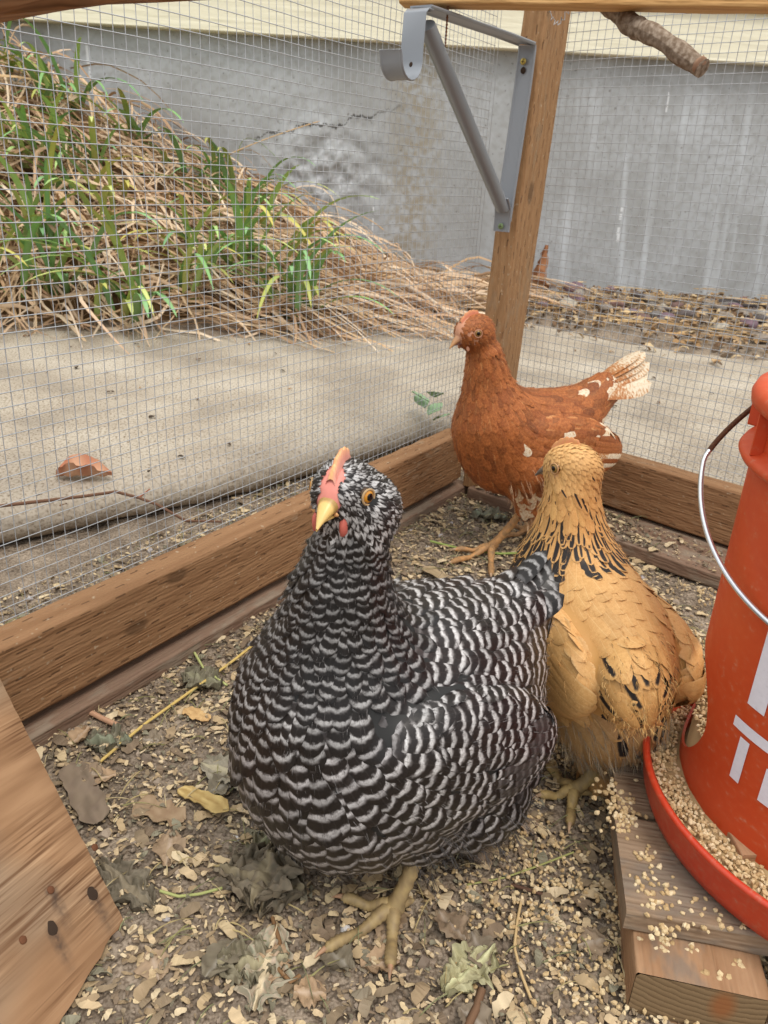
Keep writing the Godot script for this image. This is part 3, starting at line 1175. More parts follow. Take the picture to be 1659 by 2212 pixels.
	wire.tube(path.slice(9, 88), PackedFloat32Array([0.0021]), 10)
	var h := part("handle", wire.mesh(M.bright_wire), o, shift)
	for e in 2:
		wire = MB.new()
		wire.tube(path.slice(0, 10) if e == 0 else path.slice(87, 97), PackedFloat32Array([0.0022]), 10)
		part("rusted_end", wire.mesh(M.rusty_wire), h)
	# white stencil marks: bars on the wall
	for q in [[123.0, 129.6, 0.1640, 0.262], [108.0, 132.7, 0.1395, 0.1482], [124.9, 128.7, 0.0992, 0.1360], [109.0, 117.6, 0.0992, 0.128], [108.0, 117.0, 0.1640, 0.262]]:
		var bar := MB.new()
		for j in 5:
			for i in 9:
				var p := pail_point(lerpf(q[0], q[1], i / 8.0), lerpf(q[2], q[3], j / 4.0), 0.0005)
				bar.vert(p, Vector3(p.x - PAIL.x, 0, p.z - PAIL.y).normalized())
		for j in 4:
			for i in 8:
				var k := j * 9 + i
				bar.quad(k, k + 9, k + 10, k + 1)
		part("stencil_mark", bar.mesh(M.white_print), o, shift)

	# tray
	var c := Vector3(0.667, 0, 0.588)
	var tray := thing("feed_tray", "round red-orange plastic tray full of feed under the bucket", "tray", Vector3(0.667, 0.031, 0.588))
	part("dish", lathe([[0.0, 0.031], [0.150, 0.031], [0.157, 0.034], [0.161, 0.044], [0.163, 0.062], [0.1655, 0.066], [0.1655, 0.069], [0.1625, 0.0705], [0.1595, 0.068], [0.157, 0.046], [0.152, 0.039], [0.0, 0.0385]], c).mesh(M.tray_plastic), tray, Transform3D(Basis.IDENTITY, -tray.position))
	# offcut of wood wedged in the tray under the bucket
	var w0 := on_y(1478, 1660, 0.046)
	var w1 := on_y(1598, 1868, 0.046)
	var side := (w1 - w0).cross(Vector3.UP).normalized()
	if side.x < 0.0:
		side = -side
	one("wood_offcut", lumber(w0.distance_to(w1), 0.016, 0.03, 0.0015, 2, 0.0006).mesh(M.block_lumber), "sawn wooden offcut lying in the feed tray under the bucket", "wood", Transform3D(along(w0, w1).basis, w0 + side * 0.015 + Vector3(0, 0.0015, 0)))



func build_platform() -> void:
	# platform: two sleepers and planks nailed across
	var pl := thing("wooden_platform", "low platform of weathered planks on lumber blocks under the feeder", "platform", Vector3(0.56, -0.03, 0.7))
	var back := Transform3D(Basis.IDENTITY, -pl.position)
	var f := on_y(1374, 2100, 0.010)   # near left top corner of the block
	var fr := on_y(1634, 2145, 0.010)
	var run := on_y(1340, 1775, 0.010) - f
	run.y = 0
	var dir := run.normalized()
	var wide := Vector3.UP.cross(dir)
	if wide.dot(fr - f) < 0.0:
		wide = -wide
	var start := f + wide * 0.0445 - Vector3(0, 0.0205, 0)
	part("block", lumber(0.24, 0.041, 0.089, 0.0035, 5, 0.0012, false).mesh(M.block_lumber), pl, back * along(start, start + dir))
	var cap := MB.new()
	for q in [Vector2(-0.0405, -0.0195), Vector2(0.0415, -0.0195), Vector2(0.0438, -0.017), Vector2(0.0438, 0.017), Vector2(0.0415, 0.0195), Vector2(-0.0415, 0.0195), Vector2(-0.0438, 0.017), Vector2(-0.0438, -0.017)]:
		cap.vert(Vector3(0.0, q.y, q.x), Vector3(-1, 0, 0), Vector2(q.x + 0.047, 0.022 - q.y))
	for k in range(1, 7):
		cap.tri(0, k, k + 1)
	part("end_grain", cap.mesh(M.end_grain), pl, back * along(start, start + dir) * Transform3D(Basis.IDENTITY, Vector3(0.0002, 0, 0)))
	part("block", lumber(0.24, 0.041, 0.089, 0.0035, 9, 0.0012).mesh(M.block_lumber), pl, back * along(start + wide * 0.26, start + wide * 0.26 + dir))
	var p0 := on_y(1354, 1968, 0.0295)
	var across := on_y(1659, 2023, 0.0295) - p0
	across.y = 0
	across = across.normalized()
	var deep := Vector3.UP.cross(across)
	if deep.dot(dir) < 0.0:
		deep = -deep
	for k in 2:
		var s := p0 + deep * (0.0475 + 0.099 * k) - Vector3(0, 0.0098 - 0.0007 * k, 0) + across * (0.004 * k)
		part("plank", lumber(0.42, 0.019, 0.095, 0.0025, 3 + 4 * k, 0.0012).mesh(M.worn_board), pl, back * along(s, s + across))
	var np := on_y(1591, 1965, 0.0285)
	part("nail", rough_ball(4, 6, 0.05, 0.25).mesh(M.rust), pl, back * Transform3D(Basis.IDENTITY.scaled(Vector3(0.0035, 0.0035, 0.0035)), np))



func build_ramp() -> void:
	# ramp: a wide rough plank leaning down to the litter
	var K := Vector3(0.236, -0.018, 0.962)
	var E := Vector3(0.263, -0.018, 1.0359)
	var U := Vector3(0.0818, 0.122, 0.9436)
	var e1 := (U - K).normalized()
	var nn := (E - K).cross(U - K).normalized()
	if nn.y < 0.0:
		nn = -nn
	var grain := Vector3(0.19598, 0.15006, 0.96906)
	grain = (grain - nn * grain.dot(nn)).normalized()
	var cross := nn.cross(grain)
	var e2 := (E - K).normalized()
	var mb := MB.new()
	var nu := 60
	var nv := 40
	for j in nv + 1:
		for i in nu + 1:
			var u := 0.42 * i / nu
			var v := 0.30 * j / nv
			var p := K + e1 * u + e2 * v
			if i == 0:
				p -= e1 * (0.0022 * fine_noise.get_noise_1d(j * 70.0) + 0.002 * bump_noise.get_noise_1d(j * 40.0))
			if j == 0:
				p -= e2 * (0.0012 * fine_noise.get_noise_1d(i * 50.0 + 900.0))
			var gq := Vector2((p - K).dot(grain), (p - K).dot(cross))
			var h := 0.0006 * fine_noise.get_noise_2d(gq.x * 60.0, gq.y * 2500.0) + 0.0004 * bump_noise.get_noise_2d(gq.x * 40.0, gq.y * 600.0)
			if i == 0 or j == 0:
				h -= 0.0012
			mb.vert(p + nn * h, nn, Vector2(gq.x + 0.07, gq.y))
	var flip := (e1.cross(e2)).dot(nn) < 0.0
	for j in nv:
		for i in nu:
			var k := j * (nu + 1) + i
			if flip:
				mb.quad(k, k + nu + 1, k + nu + 2, k + 1)
			else:
				mb.quad(k, k + 1, k + nu + 2, k + nu + 1)
	mb.smooth()
	var ramp := thing("wooden_ramp", "rough-sawn brown plank sloping down to the litter like a ramp", "ramp", K)
	var back := Transform3D(Basis.IDENTITY, -K)
	# edges and underside
	var edge := MB.new()
	var thick := nn * -0.019
	for i in nu:
		var a0 := mb.v[i]
		var a1 := mb.v[i + 1]
		var n2 := -(e2 - e1 * e2.dot(e1)).normalized()
		var q0 := edge.vert(a0, n2, Vector2(0.02 * i, 0.0))
		edge.vert(a1, n2, Vector2(0.02 * i + 0.01, 0.0))
		edge.vert(a1 + thick, n2, Vector2(0.02 * i + 0.01, 0.02))
		edge.vert(a0 + thick, n2, Vector2(0.02 * i, 0.02))
		if (a1 - a0).cross(thick).dot(n2) > 0.0:
			edge.quad(q0, q0 + 1, q0 + 2, q0 + 3)
		else:
			edge.quad(q0, q0 + 3, q0 + 2, q0 + 1)
	for j in nv:
		var a0 := mb.v[j * (nu + 1)]
		var a1 := mb.v[(j + 1) * (nu + 1)]
		var n2 := -e1
		var q0 := edge.vert(a0, n2, Vector2(0.0, 0.008 * j))
		edge.vert(a1, n2, Vector2(0.0, 0.008 * j + 0.008))
		edge.vert(a1 + thick, n2, Vector2(0.02, 0.008 * j + 0.008))
		edge.vert(a0 + thick, n2, Vector2(0.02, 0.008 * j))
		if (a1 - a0).cross(thick).dot(n2) > 0.0:
			edge.quad(q0, q0 + 1, q0 + 2, q0 + 3)
		else:
			edge.quad(q0, q0 + 3, q0 + 2, q0 + 1)
	var under := [K, K + e1 * 0.42, K + e1 * 0.42 + e2 * 0.3, K + e2 * 0.3]
	for q in under:
		edge.vert(q + thick, -nn)
	var z := edge.v.size()
	if flip:
		edge.quad(z - 4, z - 3, z - 2, z - 1)
	else:
		edge.quad(z - 4, z - 1, z - 2, z - 3)
	mb.append(edge)
	var spots := []
	for q in [[205, 1830], [110, 1922], [200, 1930], [112, 2005]]:
		var d := ray(q[0], q[1])
		var p := CAM + d * ((K - CAM).dot(nn) / d.dot(nn)) - K
		spots.append(Vector2(fposmod(p.dot(grain) + 0.07, 0.36), fposmod(p.dot(cross), 0.36)))
	var fall := Vector2((-e1).dot(grain), (-e1).dot(cross)).normalized()
	part("plank", mb.mesh(ramp_wood(spots, fall)), ramp, back)
	var basis := Basis(e1, nn, e1.cross(nn))
	for q in [[205, 1830, 0], [110, 1922, 0], [200, 1930, 1], [112, 2005, 1], [50, 2030, 0]]:
		var d := ray(q[0], q[1])
		var p := CAM + d * ((K - CAM).dot(nn) / d.dot(nn))
		if q[2] == 0:
			part("rusty_nail", rough_ball(7, 6, 0.2, 0.3).mesh(M.rust), ramp, back * Transform3D(basis.scaled_local(Vector3(0.0028, 0.0028, 0.0028)), p))
		else:
			part("drilled_hole", rough_ball(9, 8, 0.12, 0.05).mesh(M.hole_dark), ramp, back * Transform3D(basis.scaled_local(Vector3(0.0052, 0.005, 0.0042)), p))


# rough-sawn fir: fine saw lines across the plank, grey weathering, rust streaks below the nails
func ramp_wood(spots: Array, fall: Vector2) -> StandardMaterial3D:
	var b := FastNoiseLite.new()
	b.seed = 401
	b.frequency = 1.0
	b.fractal_octaves = 3
	var paint := func(x: int, y: int) -> Color:
		var u := x / 900.0 * 0.36
		var v := y / 900.0 * 0.36
		var g := b.get_noise_2d(u * 6.0, v * 55.0)
		var c := srgb(164, 128, 96).lerp(srgb(132, 98, 70), clampf(0.45 + g * 0.9, 0.0, 1.0))
		c = c.lerp(srgb(140, 120, 100), clampf(b.get_noise_2d(u * 5.0 + 30.0, v * 8.0) * 1.5 + 0.15, 0.0, 0.7))
		var line := 0.75 * b.get_noise_2d(u * 4.0, v * 170.0 + 0.4 * sin(u * 30.0)) + 0.75 * b.get_noise_2d(u * 9.0 + 3.0, v * 420.0)
		var strong := clampf(0.35 + 1.1 * b.get_noise_2d(u * 7.0 + 11.0, v * 11.0 + 7.0), 0.05, 1.0)
		c = c.lerp(srgb(92, 62, 42), clampf((line - 0.06) * 2.6, 0.0, 1.0) * strong * 0.85)
		c = c.lerp(srgb(206, 172, 136), clampf((-line - 0.2) * 2.0, 0.0, 1.0) * strong * 0.6)
		for q: Vector2 in spots:
			var d := Vector2(u, v) - q
			var t := d.dot(fall)
			var w := d.dot(Vector2(-fall.y, fall.x))
			var k := clampf(1.0 - absf(w) / (0.006 + 0.03 * maxf(t, 0.0) * 0.2), 0.0, 1.0) * clampf(1.0 - t / 0.035, 0.0, 1.0) * clampf(1.0 + t / 0.006, 0.0, 1.0)
			c = c.lerp(srgb(74, 60, 52), clampf(k * (0.7 + 0.8 * b.get_noise_2d(u * 160.0, v * 160.0)), 0.0, 0.8))
		return c
	var m := mat("ramp_fir", Color.WHITE, 0.88, 0.3)
	m.albedo_texture = picture(900, 900, paint)
	m.uv1_scale = Vector3(1.0 / 0.36, 1.0 / 0.36, 1)
	return m


# ---------------------------------------------------------------- plants, stones, litter

func heap(u: float, w: float) -> float:
	# thatch of dead leaves piled against the wall, falling away to the right
	var a := clampf((-0.55 - u) / 1.5, 0.0, 1.2)
	var front := bed_edge(u) - 0.02
	var b := clampf((front - w) / maxf(front, 0.1), 0.0, 1.0)
	return 0.78 * pow(a, 0.95) * pow(b, 0.75)


func heap_point(u: float, w: float) -> Vector3:
	return wall_point(u, w, bed_height(u, w) + heap(u, w))


func build_clump() -> void:
	var o := thing("daylily_clump", "sprawling clump of strappy leaves, tan dead thatch with fresh green tufts, against the wall", "plant", wall_point(-1.4, 0.5, 0.0))
	var back := Transform3D(Basis.IDENTITY, -o.position)
	# old crown under the thatch
	var core := MB.new()
	for j in 31:
		for i in 61:
			var u := -3.2 + 3.0 * i / 60.0
			var w := 0.02 + 1.45 * j / 30.0
			var p := wall_point(u, w, bed_height(u, w) + heap(u, w) * 0.86 - 0.03 + 0.02 * bump_noise.get_noise_2d(u * 200.0, w * 200.0))
			var k := 0.5 + fine_noise.get_noise_2d(u * 300.0, w * 300.0)
			core.vert(p, Vector3.UP, Vector2.ZERO, lin(120, 92, 64).lerp(lin(84, 64, 44), clampf(k, 0.0, 1.0)))
	for j in 30:
		for i in 60:
			var a := j * 61 + i
			core.quad(a, a + 61, a + 62, a + 1)
	core.smooth()
	tag(part("old_crown", core.mesh(M.litter), o, back), "brown matted crown under the dead leaves", "")
	# dead leaves lying over it
	var dry := MB.new()
	var tans := [lin(208, 178, 144), lin(222, 194, 162), lin(192, 156, 122), lin(178, 140, 106), lin(228, 208, 182), lin(200, 166, 122), lin(160, 128, 98)]
	for k in 2800:
		var u := rnd(-2.9, -0.62) if rng.randf() < 0.93 else rnd(-0.62, -0.3)
		var w := rnd(0.05, bed_edge(u) + 0.02)
		if heap(u, w) < 0.02 and rng.randf() < 0.5:
			continue
		# direction: downhill and to the right, with scatter
		var e := 0.02
		var gu := (heap(u + e, w) - heap(u - e, w)) / (2 * e)
		var gw := (heap(u, w + e) - heap(u, w - e)) / (2 * e)
		var dir := Vector2(-gu, -gw).normalized() + Vector2(0.35, 0.1) + Vector2(rnd(-1.3, 1.3), rnd(-1.3, 1.3))
		var length := rnd(0.18, 0.5)
		var swept := u > -1.45 and rng.randf() < 0.75
		if swept:
			# long straight straws that slide down to the right
			dir = Vector2(1.0, 0.25) + Vector2(rnd(-0.3, 0.3), rnd(-0.35, 0.35))
			length = rnd(0.3, 0.62)
		dir = dir.normalized()
		var path := PackedVector3Array()
		var steps := 8
		var arch := rnd(0.0, 0.05) if rng.randf() < 0.8 else rnd(0.03, 0.13)
		var curve := rnd(-0.35, 0.35) if swept else rnd(-2.0, 2.0)
		var q := Vector2(u, w)
		var off := rnd(0.0, 0.035)
		for i in steps + 1:
			var t := float(i) / steps
			var p := heap_point(q.x, q.y)
			path.append(p + Vector3(0, off + arch * sin(PI * t), 0))
			dir = dir.rotated(curve / steps)
			q += dir * (length / steps)
			q.y = clampf(q.y, 0.015, 2.0)
		var c: Color = tans[rng.randi() % tans.size()]
		var c2: Color = tans[rng.randi() % tans.size()]
		blade(dry, path, rnd(0.004, 0.011), Vector3(rnd(-1, 1), rnd(-0.3, 0.6), rnd(-1, 1)).normalized(), rnd(0.1, 0.6), c, c2)
	var d := part("dead_leaves", dry.mesh(M.leaf), o, back)
	tag(d, "mass of tan dead leaves", "", "", "stuff")
	# fresh leaves, each one its own
	var greens := [lin(110, 164, 84), lin(134, 182, 98), lin(92, 146, 86), lin(166, 200, 112), lin(120, 170, 104), lin(190, 198, 108)]
	var tufts := []
	for k in 46:
		var u := rnd(-2.6, -0.95)
		tufts.append(Vector2(u, bed_edge(u) - rnd(0.03, 0.42)))
	for k in 22:
		tufts.append(Vector2(rnd(-2.6, -1.1), rnd(0.15, 1.0)))
	for k in 6:
		tufts.append(Vector2(rnd(-2.5, -1.6), rnd(0.1, 0.7)))
	tufts.append(Vector2(-1.28, 0.35))
	tufts.append(Vector2(-1.05, 0.75))
	for q: Vector2 in tufts:
		var deep := bed_edge(q.x) - q.y
		for k in rng.randi_range(4, 8):
			var g := MB.new()
			var root := wall_point(q.x + rnd(-0.06, 0.06), q.y + rnd(-0.06, 0.06), 0.0)
			root.y = bed_height(q.x, q.y) + heap(q.x, q.y) * 0.92 - 0.02
			var az := rnd(0.0, TAU)
			var lean := rnd(0.25, 1.0)
			var h := WALL_U * cos(az) + WALL_N * (0.55 + 0.75 * absf(sin(az)))
			h = (h.normalized() * lean + Vector3.UP).normalized()
			var length := rnd(0.22, 0.56)
			var path := PackedVector3Array()
			var p := root
			var v := h
			var sag := rnd(0.7, 2.4)
			for i in 13:
				path.append(p)
				p += v * (length / 12.0)
				v = (v + Vector3(h.x, 0, h.z).normalized() * 0.05 + Vector3(0, -0.085 * sag * (0.4 + i / 12.0), 0)).normalized()
			var c: Color = greens[rng.randi() % greens.size()]
			var tip: Color = c.lerp(lin(196, 168, 70), 0.6) if rng.randf() < 0.22 else c.lightened(0.05)
			blade(g, path, rnd(0.013, 0.023), h.cross(Vector3.UP).normalized(), 0.35, c.lerp(lin(150, 170, 96), 0.3), tip)
			part("green_leaf", g.mesh(M.leaf), o, back)
	# a few long yellowing leaves and stalks that stand out against the concrete
	for q in [[-2.02, 0.3, 0.66, 0.10, 0.20, -0.25, lin(176, 182, 70), lin(206, 140, 50)], [-1.30, 0.25, 0.42, 0.16, 0.18, 0.22, lin(150, 176, 80), lin(112, 150, 80)], [-1.72, 0.2, 0.55, 0.08, 0.12, 0.18, lin(196, 150, 104), lin(176, 120, 80)]]:
		var g := MB.new()
		var path := PackedVector3Array()
		for i in 15:
			var t := i / 14.0
			path.append(wall_point(q[0] + q[5] * t * t * 1.0, q[1], q[2] + q[4] * sin(PI * (0.15 + 0.75 * t))))
		blade(g, path, 0.012, WALL_N, 0.3, q[6], q[7])
		part("arching_leaf", g.mesh(M.leaf), o, back)

	# a thin dry stalk leaning out of the heap in front of the wall
	for q in [[[460, 350], [560, 300], [690, 262], 0.9], [[500, 385], [640, 410], [740, 450], 0.85], [[740, 450], [800, 470], [830, 498], 0.85]]:
		var s := MB.new()
		var pts := PackedVector3Array()
		for i in 13:
			var t := i / 12.0
			var px := Vector2(q[0][0], q[0][1]).lerp(Vector2(q[1][0], q[1][1]), t).lerp(Vector2(q[1][0], q[1][1]).lerp(Vector2(q[2][0], q[2][1]), t), t)
			var d2 := ray(px.x, px.y)
			pts.append(CAM + d2 * ((WALL_A + WALL_N * (q[3] * 0.5) - CAM).dot(WALL_N) / d2.dot(WALL_N)))
		s.tube(pts, PackedFloat32Array([0.0032, 0.0028, 0.0022]), 6, lin(206, 172, 132))
		part("dry_stalk", s.mesh(M.litter), o, back)


func build_stones() -> void:
	var cols := [lin(132, 126, 122), lin(112, 102, 100), lin(150, 138, 126), lin(142, 112, 104), lin(98, 92, 92), lin(168, 158, 146), lin(120, 96, 90), lin(186, 176, 160), lin(128, 106, 116)]
	var tones := ["mid-grey", "dark brownish-grey", "pale tan", "reddish-brown", "charcoal", "pale grey", "dull red", "cream", "mauve"]
	var meshes := []
	for k in 12:
		var b := rough_ball(200 + k, 7, 0.35, rnd(0.5, 0.8))
		var c: Color = cols[k % cols.size()]
		for i in b.c.size():
			b.c[i] = c.lerp(c.darkened(0.4), clampf(0.5 + 1.4 * fine_noise.get_noise_3d(b.v[i].x * 60.0, b.v[i].y * 60.0, b.v[i].z * 60.0 + k * 90.0), 0.0, 1.0))
		meshes.append(b.mesh(M.stone))
	var named := [["large pale grey stone behind the corner post, at the foot of the house wall", -0.36, 0.36, 0.055, 5], ["mauve-pink stone at the foot of the house wall", 0.14, 0.16, 0.042, 8], ["dark red-brown stone beside the curled dead leaf at the house wall", -0.07, 0.22, 0.04, 6]]
	for q in named:
		one("river_stone", meshes[q[4]], q[0], "stone", Transform3D(Basis(Vector3.UP, rnd(0, 6)).scaled(Vector3.ONE * q[3]), wall_point(q[1], q[2], bed_height(q[1], q[2]) + q[3] * 0.3)), "river stones along the foundation")
	for k in 170:
		var u := rnd(-0.45, 1.5)
		var w := rnd(0.05, 0.8) if rng.randf() < 0.7 else rnd(0.4, 1.15)
		if u < 0.25 and w > 0.6:
			w *= 0.6
		var s := rnd(0.014, 0.036)
		var pick := rng.randi() % 12
		one("river_stone", meshes[pick], "small rounded %s river stone in the strip along the foundation" % tones[pick % 9], "stone", Transform3D(Basis.from_euler(Vector3(rnd(-0.3, 0.3), rnd(0, 6), rnd(-0.3, 0.3))).scaled(Vector3(s * rnd(0.8, 1.4), s, s)), wall_point(u, w, bed_height(u, w) + s * 0.5)), "river stones along the foundation")
	# brown leaf litter and twigs among the stones
	var chips := []
	for k in 3000:
		var u := rnd(-0.7, 1.7)
		var w := rnd(0.03, 1.0) * bed_edge(u) * (1.0 if rng.randf() < 0.85 else 1.18)
		var c: Color = [lin(164, 136, 108), lin(192, 162, 126), lin(128, 102, 80), lin(210, 186, 150), lin(108, 90, 74), lin(172, 138, 100)][rng.randi() % 6]
		var y := maxf(bed_height(u, w), 0.03) + 0.004 + rnd(0.0, 0.012)
		chips.append([Transform3D(Basis.from_euler(Vector3(rnd(-0.7, 0.7), rnd(0, TAU), rnd(-0.7, 0.7))).scaled(Vector3.ONE * rnd(0.006, 0.022)), wall_point(u, w, y)), c])
	cluster("leaf_litter", shaving(301, 0.5, 0.05, 0.3, 0.6).mesh(M.litter), chips, "brown broken leaf litter among the stones by the house", "leaf litter")
	var sticks := []
	for k in 220:
		var u := rnd(-1.0, 1.7)
		var w := rnd(0.05, 1.0) * bed_edge(u)
		sticks.append([Transform3D(Basis.from_euler(Vector3(0, rnd(-0.9, 0.9) + 0.6, rnd(-0.12, 0.12))).scaled(Vector3(rnd(0.03, 0.13), 0.02, 0.02)), wall_point(u, w, bed_height(u, w) + rnd(0.012, 0.04))), [lin(206, 172, 126), lin(186, 150, 108), lin(224, 194, 150)][rng.randi() % 3]])
	cluster("dry_stems", shaving(305, 0.16, 0.1, 0.12, 0.2).mesh(M.litter), sticks, "tan dry stems strewn over the stones by the house", "stems")
	# standing curled dead leaf against the wall
	var brown := func(t: float, u: float) -> Color:
		return lin(176, 124, 88).lerp(lin(138, 92, 62), clampf(absf(u) * 0.8 + 0.3 * sin(t * 9.0), 0.0, 1.0))
	var lf := leaf_sheet(0.22, func(t: float) -> float: return 0.05 * sin(PI * pow(t, 0.8)) + 0.006, 0.012, 0.8, 0.9, 7, brown)
	one("curled_leaf", lf.mesh(M.leaf), "big curled brown dead leaf standing against the house wall", "leaf", Transform3D(Basis(Vector3(0, 1, 0), WALL_N.cross(Vector3.UP), WALL_N).orthonormalized(), wall_point(0.03, 0.16, 0.03)))
	lf = leaf_sheet(0.2, func(t: float) -> float: return 0.055 * sin(PI * pow(t, 0.8)) + 0.006, 0.016, -1.2, 0.6, 9, brown)
	one("curled_leaf", lf.mesh(M.leaf), "crumpled brown dead leaf lying at the foot of the house wall under the standing one", "leaf", Transform3D(Basis(WALL_U, Vector3.UP, WALL_N), wall_point(-0.1, 0.2, 0.07)))
	# things on the path
	var pale := func(t: float, u: float) -> Color:
		return lin(206, 164, 134).lerp(lin(172, 112, 84), clampf(absf(u) - 0.3 + 0.4 * sin(t * 14.0), 0.0, 1.0))
	lf = leaf_sheet(0.085, func(t: float) -> float: return 0.022 * sin(PI * pow(t, 0.7)) + 0.003, 0.006, 0.5, 1.2, 5, pale)
	one("dead_leaf", lf.mesh(M.leaf), "curled pale brown dead leaf lying alone on the concrete path", "leaf", Transform3D(Basis(Vector3.UP, 0.75), on_y(122, 1030, 0.033) + Vector3(0, 0.001, 0)))
	var tw := MB.new()
	var tp := PackedVector3Array()
	for q in [[-60, 1100], [60, 1086], [180, 1072], [250, 1062], [300, 1075], [340, 1090], [400, 1098], [480, 1100]]:
		var p := on_y(q[0], q[1], 0.036)
		tp.append(p + Vector3(0, -0.02 if q[0] > 350 else 0.0, 0))
	tw.tube(tp, PackedFloat32Array([0.0026, 0.0026, 0.0024, 0.0024, 0.0023, 0.0022, 0.002, 0.0016]), 7, lin(112, 84, 68))
	tw.tube(PackedVector3Array([tp[4], tp[4] + Vector3(0.012, 0.014, -0.012)]), PackedFloat32Array([0.0016, 0.0008]), 5, lin(176, 112, 84))
	one("twig", tw.mesh(M.litter), "thin dark twig lying over the rounded edge of the path", "twig")
	var bits := []
	for k in 130:
		var p := Vector3(rnd(-1.7, 0.9), 0.033, rnd(-1.2, 0.9))
		if p.x > -0.3 and p.z > -0.3 + 0.16 * p.x:
			continue
		bits.append([Transform3D(Basis.from_euler(Vector3(rnd(-0.2, 0.2), rnd(0, TAU), 0)).scaled(Vector3.ONE * rnd(0.003, 0.009)), p), [lin(120, 92, 70), lin(88, 72, 60), lin(170, 134, 96), lin(70, 60, 52)][rng.randi() % 4]])
	cluster("path_debris", shaving(311, 0.5, 0.12, 0.2, 0.5).mesh(M.litter), bits, "small dark bits of bark and leaf strewn on the concrete path", "debris")
	# seedling by the rail
	var sd := thing("seedling", "small blue-green seedling growing outside the mesh by the corner", "plant", on_y(925, 925, 0.0))
	for k in 5:
		var a := k * 1.3
		var sl := leaf_sheet(0.045, func(t: float) -> float: return 0.017 * sin(PI * t) + 0.001, 0.003, 0.3, 0.2, k, func(_t: float, _u: float) -> Color: return lin(150, 176, 138), 8, 4)
		part("leaf", sl.mesh(M.leaf), sd, Transform3D(Basis.from_euler(Vector3(0, a, 0.5)), Vector3(0.01 * cos(a), 0.02 + 0.012 * k, 0.01 * sin(a))))


func feed_share(x: float, z: float) -> float:
	# how thickly spilled feed lies: round the feeder, thickest under the hens
	var d := Vector2(x - 0.60, z - 0.62).length()
	var k := clampf(1.25 - d / 0.24, 0.0, 1.0)
	k = maxf(k, clampf(1.1 - Vector2((x - 0.47) / 0.13, (z - 0.38) / 0.26).length(), 0.0, 1.0))
	return clampf(k * (0.6 + 1.1 * bump_noise.get_noise_2d(x * 130.0 + 40.0, z * 130.0)), 0.0, 1.0)


func in_run(x: float, z: float) -> bool:
	return x > 0.004 and z > rail_line(x) + 0.01


